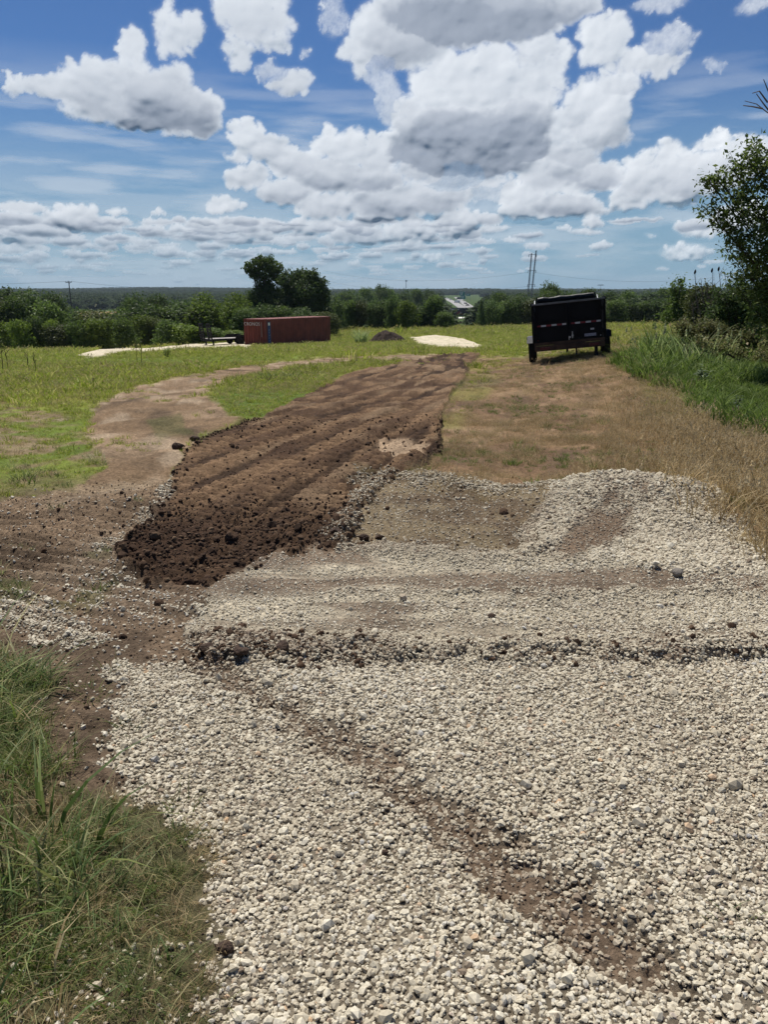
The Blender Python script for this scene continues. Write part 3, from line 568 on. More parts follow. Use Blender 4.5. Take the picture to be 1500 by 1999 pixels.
        for _ in range(nb):
            th_ = g.uniform(0, 6.283); rr = math.sqrt(g.uniform(.1, 1.05)); ca = a + rx * .85 * rr * math.cos(th_); cb = b + ry * .85 * rr * math.sin(th_)
            if math.sin(th_) < -.2: cb = max(cb, b - ry * .62)
            r = g.uniform(.14, .46) * min(ry, rx) + 1.2; d2 = ((U - ca) ** 2 + (Vv - cb) ** 2) / r ** 2; q = np.clip(1 - d2, 0, 1); off = ry * .5 * math.sqrt(max(0, 1 - rr * rr))
            np.maximum(h, np.where(q > 0, off + r * np.sqrt(q), 0), out=h); np.maximum(dd, q, out=dd)
        sf[m] = so
    def blur(q, k):
        for _ in range(3):
            for ax in (0, 1):
                p = np.pad(q, [(k + 1, k) if i == ax else (0, 0) for i in (0, 1)], mode='edge'); c = np.cumsum(p, axis=ax); n_ = 2 * k + 1
                q = (c[n_:] - c[:-n_]) / n_ if ax == 0 else (c[:, n_:] - c[:, :-n_]) / n_
        return q
    det = fbm(u / 7, v / 6, 310, 4); det2 = 1 - np.abs(fbm(u / 26, v / 20, 311, 4) * 2 - 1) * 2.2
    D2 = D + (det - .5) * .55 * np.clip(D * 3, 0, 1)
    det3 = fbm(u / 3.2, v / 2.6, 313, 3); D2 = D2 + (det3 - .5) * .35 * np.clip(D * 3, 0, 1) * (D < .6)
    cover = ss(-.05, .80, D2 / Sf ** .8 - .02 * (Sf - 1)) * np.where(Sf > 1.45, .75, 1)
    cover *= .45 + .55 * ss(0, 150, v)  # low clouds made fainter, horizon haze put into their cover
    veil = ss(.42, .75, fbm(u / 190, v / 26, 320, 5)) * ss(420, 250, v) * ss(-20, 60, v) * .55 * (1 - .5 * ss(150, 420, u) * ss(190, 60, v))
    veil = np.maximum(veil, ss(290, 90, v) * ss(-30, 20, v) * .42 * ss(.25, .6, fbm(u / 120, v / 16, 321, 5)) * ss(330, 120, u))
    cover = .6 * cover + .4 * blur(cover, 1)
    edge_ = cover * (1 - cover) * 4; cover = np.clip(cover + edge_ * (fbm(u / 2.2, v / 1.9, 330, 2) - .5) * .22, 0, 1)
    cover = np.maximum(cover, veil * .8); cover = np.clip(cover, 0, .985)
    thin = np.clip(1 - 1.15 * T, 0, 1); thin = np.where(D < .03, 1, thin)  # drives translucency and the shade painted into the cloud bases
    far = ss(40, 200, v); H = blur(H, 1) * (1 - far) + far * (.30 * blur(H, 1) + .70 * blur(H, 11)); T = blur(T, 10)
    big = fbm(u / 60, v / 42, 312, 3) - .5
    rel = H * .80 + big * 24 * ww * np.clip(H / 14, 0, 1) + det2 * .55 * ww * np.clip(H / 12, 0, 1) + (det - .5) * .9 * ww * np.clip(H / 8, 0, 1)
    a = np.radians(A_); e = np.radians(E_); tf = math.tan(math.radians(33))
    r = R * tf / (np.cos(e) * tf - np.sin(e)); r = r - rel * 1.5 * r * math.radians(1 / K)
    V = np.stack([r * np.cos(e) * np.sin(a), r * np.cos(e) * np.cos(a), r * np.sin(e)], -1).reshape(-1, 3)
    nr, na = shp; idx = np.arange(nr * na).reshape(nr, na); q = np.stack([idx[:-1, :-1], idx[:-1, 1:], idx[1:, 1:], idx[1:, :-1]], -1).reshape(-1, 4)
    cf = cover.ravel(); q = q[cf[q].max(1) > .004]
    m = bpy.data.materials.new('cloud'); m.use_nodes = True; n = m.node_tree.nodes; l = m.node_tree.links; n.clear()
    ca = n.new('ShaderNodeAttribute'); ca.attribute_name = 'cover'; ta = n.new('ShaderNodeAttribute'); ta.attribute_name = 'thin'
    df = n.new('ShaderNodeBsdfDiffuse'); cr = n.new('ShaderNodeMix'); cr.data_type = 'RGBA'; cr.inputs[6].default_value = (.36, .39, .44, 1); cr.inputs[7].default_value = (.93, .92, .90, 1); l.new(ta.outputs['Fac'], cr.inputs[0]); l.new(cr.outputs[2], df.inputs[0]); tr = n.new('ShaderNodeBsdfTranslucent'); tr.inputs[0].default_value = (.95, .95, .95, 1)  # thick bases greyed in the colour, standing in for their shade
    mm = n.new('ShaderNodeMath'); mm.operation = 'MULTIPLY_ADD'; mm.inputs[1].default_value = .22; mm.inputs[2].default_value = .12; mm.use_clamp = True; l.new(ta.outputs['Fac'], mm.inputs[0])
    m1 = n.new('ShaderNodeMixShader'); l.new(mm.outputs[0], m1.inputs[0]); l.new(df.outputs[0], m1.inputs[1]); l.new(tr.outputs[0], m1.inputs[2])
    tp = n.new('ShaderNodeBsdfTransparent'); m2 = n.new('ShaderNodeMixShader'); l.new(ca.outputs['Fac'], m2.inputs[0]); l.new(tp.outputs[0], m2.inputs[1]); l.new(m1.outputs[0], m2.inputs[2])
    o = n.new('ShaderNodeOutputMaterial'); l.new(m2.outputs[0], o.inputs[0])
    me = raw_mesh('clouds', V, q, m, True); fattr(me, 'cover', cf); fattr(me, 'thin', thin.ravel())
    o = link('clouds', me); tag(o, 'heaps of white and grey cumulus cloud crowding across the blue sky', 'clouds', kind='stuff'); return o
build_clouds()

# ------------------------------------------------------------------ built things
black = mat('black_paint', (.005, .005, .0055), .6, 0, .3, 3, .05, .12); black2 = mat('dull_black', (.01, .01, .0105), .8, 0, .3, 8, .1)
rubber = mat('tyre_rubber', (.018, .018, .018), .9, 0, .2, 12, .2, .1); steel = mat('bare_steel', (.42, .42, .43), .4, .7, .2, 10)
wood = mat('weathered_deck', (.36, .33, .30), .9, 0, .3, 4, .2); ply = mat('bumper_wood', (.06, .036, .024), .9, 0, .45, 6, .2)
redr = mat('red_reflector', (.16, .01, .014), .4, 0, .1, 5); whiter = mat('white_reflector', (.45, .45, .45), .45, 0, .08, 5)
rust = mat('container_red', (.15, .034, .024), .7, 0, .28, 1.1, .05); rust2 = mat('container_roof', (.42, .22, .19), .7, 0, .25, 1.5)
white = mat('white_letter', (.74, .73, .70), .6, 0, .15, 9); blue = mat('blue_panel', (.022, .05, .15), .5, 0, .15, 4)
silver = mat('galvanised', (.34, .35, .37), .55, .3, .15, 2); grime = mat('licence_plate', (.22, .23, .28), .5, 0, .3, 30)

def words(name, body, size, parent, loc, rot, m, ext=.004, spacing=1.0):
    c = bpy.data.curves.new(name, 'FONT'); c.body = body; c.size = size; c.extrude = ext; c.space_character = spacing; c.align_x = 'CENTER'; c.align_y = 'CENTER'
    c.materials.append(m); t = bpy.data.objects.new(name, c); COL.objects.link(t); me = bpy.data.meshes.new_from_object(t.evaluated_get(bpy.context.evaluated_depsgraph_get())); COL.objects.unlink(t); bpy.data.objects.remove(t)
    o = link(name, me, parent, loc); o.rotation_euler = rot; return o
def corrugated(mb, p0, p1, z0, z1, nrib, depth, out):
    """vertical trapezoid ribs from p0 to p1"""
    p0 = Vector(p0); p1 = Vector(p1); d = p1 - p0; o = Vector(out); prof = []
    for k in range(nrib):
        for f, h in ((0, 0), (.36, 0), (.5, 1), (.86, 1)): prof.append(((k + f) / nrib, -h * depth))
    prof.append((1, 0)); vs = []
    for f, h in prof:
        q = p0 + d * f + o * h; vs += [(q.x, q.y, z0), (q.x, q.y, z1)]
    mb.add(vs, [(2 * i, 2 * i + 2, 2 * i + 3, 2 * i + 1) for i in range(len(prof) - 1)])
def wheel(parent, c, axis, r, w, name='wheel'):
    q = MB(); a = w / 2
    q.lathe(c, axis, [(r * .62, -a), (r * .93, -a), (r, -a * .7), (r, a * .7), (r * .93, a), (r * .62, a)], 26); t = q.build(name, rubber, parent, smooth=False)
    q = MB(); q.lathe(c, axis, [(r * .12, -a * .9), (r * .6, -a * .92), (r * .64, -a * .96), (r * .64, a * .96), (r * .6, a * .7), (r * .3, a * .5), (r * .22, a * .9), (r * .05, a * .95)], 20); q.build('rim', steel, t)
    return t

def dump_trailer():
    L, Rr = hit(1050, 712), hit(1181, 699)
    ax = (Rr - L); ax.z = 0; ax.normalize(); 
    c = (L + Rr) / 2; yaw = math.radians(-12.0); roll = math.radians(-6.0)
    root = empty('dump_trailer', (c.x, c.y, c.z - .01)); root.rotation_mode = 'XYZ'
    root.rotation_euler = (math.radians(-1.5), roll, yaw); tag(root, 'black high-sided dump trailer with red and white tape, parked on the dry slope', 'trailer')
    W2, zb, zt, Ln = 1.04, .62, 1.80, 4.3
    b = MB()
    for s in (-1, 1): b.box((s * (W2 - .02), Ln / 2, (zb + zt) / 2), (.04, Ln, zt - zb))
    b.box((0, Ln - .02, (zb + zt) / 2), (2 * W2 - .08, .04, zt - zb)); b.box((0, Ln / 2 - .02, zb + .02), (2 * W2 - .08, Ln - .06, .04))
    for s in (-1, 1):
        for k in range(9): b.box((s * (W2 + .022), .28 + k * .46, (zb + zt) / 2), (.045, .06, zt - zb - .06))
        b.box((s * (W2 + .012), Ln / 2, zt - .025), (.10, Ln, .075))
        b.box((s * W2, -.012, (zb + zt) / 2), (.09, .075, zt - zb + .05))
    b.build('bed', black, root, .006)
    for s in (-1, 1):
        g = MB(); g.box((s * .50, -.03, (zb + zt) / 2), (.965, .03, zt - zb - .04))
        for z in (1.235, zb + .06): g.box((s * .50, -.055, z), (.955, .035, .05))
        g.box((s * .955, -.058, (zb + zt) / 2), (.05, .04, zt - zb - .12)); g.box((s * .045, -.058, (zb + zt) / 2), (.05, .04, zt - zb - .12))
        for z in (.85, 1.5): g.bar((s * .985, -.09, z - .06), (s * .985, -.09, z + .06), .035, n=8)
        gate = g.build('gate', black, root, .004)
        for k in range(6):
            x0 = s * .50 - .43 + k * .156; r = MB(); r.box((x0 + .035, -.0485, 1.135), (.148, .004, .05)); r.build('reflector', redr if (k % 2 == 0) else whiter, gate)
    t = MB(); t.box((0, -.066, zt - .03), (2 * W2 + .06, .06, .05)); t.build('top_rail', mat('worn_rail', (.10, .10, .105), .35, .2, .3, 5), root, .006)
    q = MB(); q.bar((.10, -.085, .70), (.10, -.085, .90), .03, n=8); q.box((.10, -.10, .78), (.05, .03, .05)); q.box((.02, -.09, .74), (.05, .03, .04)); q.build('latch', steel, root)
    q = MB(); q.box((.62, -.052, .755), (.34, .006, .085)); q.build('plate', grime, root); q = MB(); q.box((.68, -.052, .92), (.11, .006, .05)); q.build('sticker', whiter, root)
    for s in (-1, 1): q = MB(); q.box((s * .93, -.062, .70), (.055, .02, .05)); q.build('marker_light', redr if s < 0 else whiter, root)
    f = MB()
    for s in (-1, 1): f.box((s * .42, Ln / 2 + .1, .50), (.09, Ln + .2, .17))
    for k in range(8): f.box((0, .2 + k * .57, .52), (.75, .06, .1))
    f.bar((-.38, Ln + .1, .48), (0, Ln + 1.5, .44), .1); f.bar((.38, Ln + .1, .48), (0, Ln + 1.5, .44), .1); f.bar((0, Ln + 1.05, .05), (0, Ln + 1.05, .75), .08); f.box((0, Ln + 1.6, .45), (.12, .25, .1)); f.box((0, Ln + .75, .68), (.5, .4, .34))
    f.build('frame', black2, root, .005)
    f = MB(); f.box((0, -.07, .47), (2.05, .12, .16)); f.box((0, -.04, .60), (2.07, .07, .09)); bm_ = f.build('bumper', ply, root, .008)
    for s in (-1, 1): q = MB(); q.box((s * .72, -.136, .47), (.30, .02, .075)); q.build('tail_light', mat('dark_lamp', (.09, .01, .01), .3, 0, .1, 5), bm_)
    q = MB(); q.bar((.2, -.02, .40), (.2, -.02, .20), .05); q.build('chain_hook', black2, root)
    q = MB(); q.bar((.78, .1, .40), (.78, .1, .12), .10); q.build('stabiliser', black2, root)
    for s in (-1, 1):
        for yy in (1.45, 2.35): wheel(root, (s * 1.15, yy, .37), (s, 0, 0), .37, .22)
        fd = MB(); pr = [(.92, .62), (1.08, .80), (2.72, .80), (2.88, .62)]
        for (ya, za), (yb, zb_) in zip(pr[:-1], pr[1:]): fd.bar((s * 1.16, ya, za), (s * 1.16, yb, zb_), .27, .025)
        fd.box((s * 1.29, 1.9, .765), (.012, 1.75, .09)); fd.build('fender', mat('glare_fender', (.07, .07, .075), .5, .2, .3, 5) if s < 0 else black2, root)  # left fender lighter: metal glare put into its colour
    a = MB(); a.bar((-1.0, 1.45, .37), (1.0, 1.45, .37), .08, n=8); a.bar((-1.0, 2.35, .37), (1.0, 2.35, .37), .08, n=8); a.build('axle', black2, root)
    a = MB(); pts = [(-.95 + k * .19, Ln - .12, zt + .17 + .012 * math.sin(k * 2.1)) for k in range(11)]; a.tube(pts, [.085 + .012 * math.sin(k * 1.7) for k in range(11)], 10)
    a.box((0, Ln - .05, zt + .07), (2.0, .05, .22))
    for s in (-1, 1): a.box((s * .99, Ln - .12, zt + .12), (.05, .22, .27))
    a.build('tarp_roll', mat('tarp', (.016, .016, .017), .55, 0, .3, 7, .3), root)
    for s in (-1, 1): a = MB(); a.bar((s * 1.09, 1.9, 1.0), (s * 1.06, Ln - .15, zt + .16), .035, n=6); a.build('tarp_arm', steel, root)
dump_trailer()

def container():
    B = Vector((-11.05, 73.6, 0)); z = -3.42; a = math.atan2(11.0, 5.3)
    root = empty('shipping_container', (B.x, B.y, z), (math.radians(0), math.radians(.35), a)); tag(root, 'rust red steel shipping container with a blue strip, standing in the far grass', 'shipping container')
    L, Wd, H = 12.19, 2.44, 2.59                  # x along the side, +y to the left is the width
    m = MB(); corrugated(m, (.18, .0, 0), (L - .16, .0, 0), .15, H - .12, 36, .04, (0, -1, 0)); m.build('side_panel', rust, root)
    m = MB(); corrugated(m, (.18, Wd, 0), (L - .16, Wd, 0), .15, H - .12, 36, -.04, (0, -1, 0)); m.build('side_panel', rust, root)
    m = MB(); corrugated(m, (L - .02, .12, 0), (L - .02, Wd - .12, 0), .15, H - .12, 8, .04, (1, 0, 0)); m.build('end_panel', rust, root)
    for k in (0, 1):
        m = MB(); y0 = .13 + k * 1.1; corrugated(m, (.03, y0 + 1.08, 0), (.03, y0, 0), .16, H - .14, 4, .045, (-1, 0, 0)); d = m.build('door', rust, root)
        m = MB(); m.bar((-.045, y0 + (.30 if k == 0 else .62), .95 if k == 0 else .2), (-.045, y0 + (.30 if k == 0 else .62), H - .3), .032 if k == 0 else .02, n=6); m.build('lock_rod', mat('pale_rod', (.42, .36, .34), .6, 0, .2, 4) if k == 0 else rust, d)
    m = MB(); m.box((L / 2, Wd / 2, H - .03), (L - .04, Wd - .04, .05))
    for k in range(40): m.box((.35 + k * .295, Wd / 2, H), (.12, Wd - .3, .02))
    m.build('roof', rust2, root)
    m = MB(); m.box((L / 2, Wd / 2, .14), (L - .3, Wd - .1, .04)); m.build('floor_panel', rust, root)
    m = MB()
    for x in (.08, L - .08):
        for y in (.08, Wd - .08): m.box((x, y, H / 2), (.16, .16, H - .25))
    for y in (.04, Wd - .04): m.box((L / 2, y, .08), (L - .36, .09, .15)); m.box((L / 2, y, H - .07), (L - .36, .085, .09))
    for x in (.045, L - .045): m.box((x, Wd / 2, .08), (.10, Wd - .36, .15)); m.box((x, Wd / 2, H - .07), (.09, Wd - .36, .1))
    m.build('frame', rust, root)
    for x in (.09, L - .09):
        for y in (.08, Wd - .08):
            for zz in (.06, H - .06): q = MB(); q.box((x, y, zz), (.19, .175, .13)); q.build('corner_casting', rust, root)
    m = MB(); m.box((.56, -.012, 1.22), (.46, .012, 2.25)); st = m.build('blue_strip', blue, root)
    m = MB()
    for k in range(6): zc = .35 + k * .25; m.bar((.50 + .05 * (k % 2), -.022, zc - .06), (.63 - .05 * (k % 3), -.022, zc + .07), .05, .006)
    m.build('worn_marks', mat('faded_letter', (.36, .37, .42), .6, 0, .3, 9), st)
    m = MB(); m.box((.56, -.022, 2.13), (.26, .008, .26)); m.build('emblem', white, st)
    words('lettering', 'CRONOS', .42, root, (-.045, 1.50, 2.12), (math.pi / 2, 0, -math.pi / 2), mat('worn_letter', (.50, .46, .44), .6, 0, .35, 9), .003, 1.05)
container()

def equipment_trailer():
    p = hit(398, 679); dx = Vector((.79, .62, 0)); d = 76.0
    base = Vector(((400 - 750) / F * 73.2, 75.8, 0)); z = float(h0(np.array([base.x]), np.array([base.y]))[0])
    root = empty('equipment_trailer', (base.x, base.y, z + .12), (0, 0, math.atan2(.62, .79))); tag(root, 'low flatbed equipment trailer with two loading ramps standing upright, left of the red container', 'trailer')
    m = MB(); m.box((3.1, 0, .60), (6.2, 1.95, .05)); m.build('deck', wood, root)
    m = MB()
    for s in (-1, 1): m.box((3.1, s * 1.0, .57), (6.25, .06, .16)); m.box((3.1, s * .5, .48), (6.2, .07, .13))
    for k in range(9): m.box((.2 + k * .73, 0, .5), (.06, 1.9, .09))
    m.box((.02, 0, .50), (.10, 2.1, .22)); m.bar((6.2, -.8, .5), (7.5, 0, .48), .1); m.bar((6.2, .8, .5), (7.5, 0, .48), .1); m.bar((7.3, 0, .05), (7.3, 0, .9), .08)
    m.build('frame', black2, root)
    for s in (-1, 1):
        m = MB(); w_ = .72; h = 1.50
        for e in (-1, 1): m.bar((-.05, s * .82 + e * w_ / 2, .48), (-.22, s * .82 + e * w_ / 2, .48 + h), .11)
        m.bar((-.135, s * .82, .48), (-.22, s * .82, .48 + h), .05)
        for k in range(7): t = k / 6; m.bar((-.05 - .17 * t, s * .82 - w_ / 2, .5 + h * t), (-.05 - .17 * t, s * .82 + w_ / 2, .5 + h * t), .11, .12)
        m.build('ramp', black2, root)
        m = MB(); m.box((.25, s * .82, .2), (.12, .12, .42)); m.box((.25, s * .82, .02), (.28, .28, .04)); m.build('stand', black2, root)
        for xx in (3.0, 3.85): wheel(root, (xx, s * 1.16, .36), (0, s, 0), .37, .22)
        m = MB()
        for a_, b_ in (((2.5, .55), (2.66, .80)), ((2.66, .80), (4.2, .80)), ((4.2, .80), (4.36, .55))): m.bar((a_[0], s * 1.16, a_[1]), (b_[0], s * 1.16, b_[1]), .05, .28)
        m.build('fender', black2, root)
        m = MB(); m.bar((4.5, s * .98, 1.0), (6.1, s * .98, 1.0), .05); [m.bar((x, s * .98, .6), (x, s * .98, 1.0), .05) for x in (4.5, 5.3, 6.1)]; m.build('side_rail', black2, root)
    m = MB(); m.bar((6.1, -.98, 1.0), (6.1, .98, 1.0), .05); m.build('front_rail', black2, root)
equipment_trailer()

def dirt_pile():
    c = hit(757, 667); g = np.random.default_rng(9); n = 60; k = np.linspace(-1, 1, n); X, Y = np.meshgrid(k * 1.9, k * 1.5)
    rr = np.sqrt((X / 1.75) ** 2 + (Y / 1.35) ** 2); hgt = .88 * np.clip(1 - rr ** 1.7, -.1, 1) * (.8 + .5 * fbm(X * 1.3, Y * 1.3, 71, 3)) + (fbm(X * 4, Y * 4, 72, 3) - .5) * .25 * (rr < 1)
    V = np.stack([X.ravel(), Y.ravel(), hgt.ravel()], 1); i = np.arange(n * n).reshape(n, n); q = np.stack([i[:-1, :-1], i[:-1, 1:], i[1:, 1:], i[1:, :-1]], -1).reshape(-1, 4)
    o = link('dirt_pile', raw_mesh('dirt_pile', V, q, mat('pile_earth', (.04, .025, .017), .95, 0, .5, 5, .6))); o.location = (c.x, c.y + 1.3, c.z); o.scale = (1.12, 1.1, 1.15); tag(o, 'heap of dark brown earth dumped in the meadow left of the white gravel patch', 'dirt pile')
dirt_pile()
def lump(name, px, py, r, m, label, cat, seed, fl=.7):
    me = rock_mesh(name, m, seed, 3, 9, .05); p = hit(px, py); q = survey(np.array([p.x]), np.array([p.y])); o = link(name, me); o.location = (p.x, p.y, float(q['z'][0]) + r * fl * .45); o.scale = (r, r * .85, r * fl); o.rotation_euler = (0, 0, seed); tag(o, label, cat); return o
clay = mat('dark_clay', (.06, .038, .026), .95, 0, .5, 3, .6); greyr = mat('grey_rock', (.17, .15, .125), .85, 0, .25, 3, .3)
lump('clay_clod', 437, 1862, .026, clay, 'fist-sized dark brown clod lying on white gravel at the lower left edge', 'soil clod', 3, .8)
lump('clay_clod', 752, 1664, .013, clay, 'small dark pebble-like clod alone on the white gravel left of the dirt streak', 'soil clod', 4)
lump('round_rock', 1321, 1141, .045, greyr, 'smooth grey rock lying on gravel below the heap at right', 'rock', 5, .75)
lump('round_rock', 1168, 1168, .028, clay, 'dark rock half buried in the compacted gravel in front of the heap', 'rock', 6)
lump('clay_clod', 960, 1214, .025, clay, 'flat dark clod on the compacted gravel pad, right of centre', 'soil clod', 7, .5)
lump('clay_clod', 224, 1080, .055, clay, 'large dark clod rolled out past the lower left corner of the fresh soil', 'soil clod', 8, .6)
lump('clay_clod', 348, 883, .075, clay, 'rounded dark clod lying on the tan track beside the soil edge', 'soil clod', 9, .8)
lump('clay_clod', 380, 860, .065, clay, 'dark clod touching the left edge of the fresh soil above the rounded one', 'soil clod', 10, .7)
lump('clay_clod', 655, 1056, .055, clay, 'broad dark clod at the lower right corner of the fresh soil', 'soil clod', 11, .6)
lump('clay_clod', 712, 1053, .045, clay, 'blocky dark clod between two others below the fresh soil', 'soil clod', 12, .7)
lump('clay_clod', 742, 1050, .038, clay, 'rightmost dark clod of the row below the fresh soil', 'soil clod', 13, .7)
lump('clay_clod', 470, 1284, .045, clay, 'squared dark block of earth in the low ridge crossing the gravel', 'soil clod', 14, .6)
lump('clay_clod', 555, 1284, .04, clay, 'crumbling dark clod right of the squared block in the low ridge', 'soil clod', 15, .6)
lump('clay_clod', 405, 1280, .04, clay, 'dark clod at the left end of the low ridge crossing the gravel', 'soil clod', 16, .5)

# --- far roadside
asph = mat('concrete_road', (.33, .32, .31), .9, 0, .12, .02)
def strip(name, pts, w, m, lift=.25):
    P = [hit(*p) for p in pts]; Q = []
    for a_, b_ in zip(P[:-1], P[1:]): Q += [a_.lerp(b_, k / 12) for k in range(12)]
    Q.append(P[-1]); V = []; Fq = []
    for i, p in enumerate(Q):
        d = (Q[min(i + 1, len(Q) - 1)] - Q[max(i - 1, 0)]); s = Vector((d.y, -d.x, 0)).normalized() * w / 2
        for e in (-1, 1): v = p + s * e; V.append((v.x, v.y, p.z + lift)); 
    for i in range(len(Q) - 1): Fq.append((2 * i, 2 * i + 1, 2 * i + 3, 2 * i + 2))
    V = np.array(V); n_ = len(V); V = np.concatenate([V, V - [0, 0, 1.2]]); Fq = Fq + [(a + n_, b + n_, b, a) for a, b in [(2 * i, 2 * i + 2) for i in range(len(Q) - 1)]] + [(b + n_, a + n_, a, b) for a, b in [(2 * i + 1, 2 * i + 3) for i in range(len(Q) - 1)]]
    return tag(link(name, raw_mesh(name, V, Fq, m)), kind='structure')
strip('road', [(908, 604), (897, 597), (886, 590), (872, 583.5), (858, 579)], 8, asph)
strip('road', [(925, 604), (916, 598), (905, 590.5), (897, 584), (891, 580.5)], 8, asph)
strip('frontage_road', [(868, 624), (880, 622.5), (892, 621.5), (908, 620)], 9, mat('pale_concrete', (.7, .68, .64), .9, 0, .1, .05))
carw = mat('white_car', (.75, .75, .75), .3); card = mat('dark_car', (.03, .03, .035), .3); glass = mat('car_glass', (.02, .025, .03), .1)
def vehicle(px, py, m, label, cat, L=4.6, H=1.5, W_=1.85, truck=False):
    p = hit(px, py); root = empty('truck' if truck else 'car', (p.x, p.y, p.z + .25), (0, 0, math.radians(-28 if px < 900 else -20) * -1)); tag(root, label, cat, None)
    b = MB(); b.box((0, 0, .65), (W_, L, .7)); 
    if truck: b.box((0, -.6, 1.9), (W_ + .3, L - 2, 2.4)); b.box((0, L / 2 - .8, 1.5), (W_, 1.5, 1.4))
    else: b.box((0, -.2, 1.2), (W_ * .9, L * .55, .55), taper=.85)
    b.build('body', m, root, .05)
    q = MB(); q.box((0, -L * .275 - .2 if not truck else -L / 2 + .35, 1.2), (W_ * .75, .04, .35)); q.build('window', glass, root)
    for sx in (-1, 1):
        for sy in (-1, 1): q = MB(); q.lathe((sx * W_ * .47, sy * L * .3, .32), (1, 0, 0), [(.33, -.1), (.33, .1)], 12); q.build('wheel', rubber, root)
vehicle(892.7, 592, carw, 'white truck on the left carriageway of the far highway', 'truck', 8, 3, 2.3, True)
vehicle(880, 586.2, carw, 'small white car on the far highway beyond the white truck', 'car')
vehicle(873.5, 583.4, carw, 'farthest white car on the left carriageway of the highway', 'car')
vehicle(909.5, 594, card, 'dark car ahead of another on the right carriageway of the far highway', 'car')
vehicle(913, 597.5, card, 'nearest dark car on the right carriageway of the far highway', 'car')
vehicle(896.5, 585, card, 'tall dark truck far up the right carriageway of the highway', 'truck', 9, 3, 2.4, True)
signg = mat('sign_green', (.008, .16, .115), .5, 0, .1, 1)
def road_sign(x0, y0, x1, y1, d, label):
    c0 = ray((x0 + x1) / 2, (y0 + y1) / 2); t = d / c0[1]; c = Vector((c0[0] * t, d, EYE + c0[2] * t)); s = t; w = (x1 - x0) / F * s; h = (y1 - y0) / F * s * 1.04
    g = float(h0(np.array([c.x]), np.array([c.y]))[0]); root = empty('road_sign', (c.x, c.y, g)); tag(root, label, 'road sign'); zc = c.z - g
    b = MB(); b.box((0, 0, zc), (w, .15, h)); p_ = b.build('panel', signg, root)
    b = MB()
    for z_ in (-.5, .5): b.box((0, -.082, zc + z_ * (h - .12)), (w - .1, .01, .1))
    for x_ in (-.5, .5): b.box((x_ * (w - .12), -.084, zc), (.1, .012, h - .3))
    for k in range(3): b.box((-.1 * w, -.082, zc + (.24 - .24 * k) * h), (w * (.62 - .12 * k), .01, h * .07))
    b.build('legend', white, p_)
    for x_ in (-.32, .32): b = MB(); b.bar((x_ * w, .2, 0), (x_ * w, .2, zc + h / 2), .3); b.build('post', silver, root)
road_sign(897.3, 568.9, 908.3, 576.9, 900, 'large green highway sign, upper and leftmost of the three')
road_sign(899.8, 577.2, 909.6, 584, 870, 'green highway sign directly below the largest one')
road_sign(910.5, 573.2, 919.2, 577.6, 980, 'small green highway sign, rightmost of the three')
def billboard():
    d = 430; c0 = ray(894.7, 608.8); t = d / c0[1]; c = Vector((c0[0] * t, d, EYE + c0[2] * t)); w = 48.5 / F * t; h = 15.2 / F * t * 1.03; g = float(h0(np.array([c.x]), np.array([c.y]))[0])
    root = empty('billboard', (c.x, c.y, g), (0, 0, .05)); tag(root, 'wide black billboard on posts beside the far highway', 'billboard'); zc = c.z - g
    b = MB(); b.box((0, 0, zc), (w, .3, h)); p_ = b.build('panel', mat('billboard_black', (.022, .022, .028), .5, 0, .3, .3), root)
    b = MB(); v = [(-w * .42, -.36 * h), (-w * .1, -.2 * h), (w * .06, .12 * h), (w * .16, -.2 * h), (w * .4, -.36 * h)]
    b.add([(x, -.165, zc + z) for x, z in v] + [(x, -.155, zc + z) for x, z in v], [(4, 3, 2, 1, 0), (5, 6, 7, 8, 9)]); b.build('artwork', mat('billboard_red', (.12, .03, .03), .6, 0, .5, 1), p_)
    b = MB(); b.lathe((w * .11, -.17, zc - .1 * h), (0, -1, 0), [(.32, 0), (.32, .02)], 10)
    for k in range(9): b.box((-w * .46 + k * .78 + .3, -.162, zc + h * .28), (.5 + .2 * math.sin(k * 2), .02, .42))
    for k in range(10): b.box((-w * .44 + k * 1.02 + .3, -.162, zc + h * .42), (.8, .02, .14))
    b.build('lettering', mat('pale_letter', (.45, .45, .46), .6), p_)
    for k in range(5): b = MB(); b.bar((-w * .42 + k * w * .21, .3, -.3), (-w * .42 + k * w * .21, .3, zc), .3); b.build('post', black2, root)
    b = MB(); b.box((0, -.6, zc - h / 2 - .1), (w, .9, .08)); b.build('catwalk', black2, root)
billboard()
br = MB(); a_ = hit(850, 579.2); b_ = hit(896, 578.6)
def overpass():
    c0 = ray(872, 576.4); t = 2050 / c0[1]; c = Vector((c0[0] * t, 2050, EYE + c0[2] * t)); root = empty('overpass', (c.x, c.y, c.z - 6)); tag(root, 'flat grey bridge crossing the far highway at the skyline', 'bridge')
    b = MB(); b.box((0, 0, 6), (62, 10, 1.8)); b.build('bridge_deck', mat('bridge_grey', (.2, .2, .2), .9), root)
    for k in (-24, -2, 22): b = MB(); b.box((k, 0, 1.5), (1.6, 8, 8)); b.build('pier', MATS['bridge_grey'], root)
overpass()

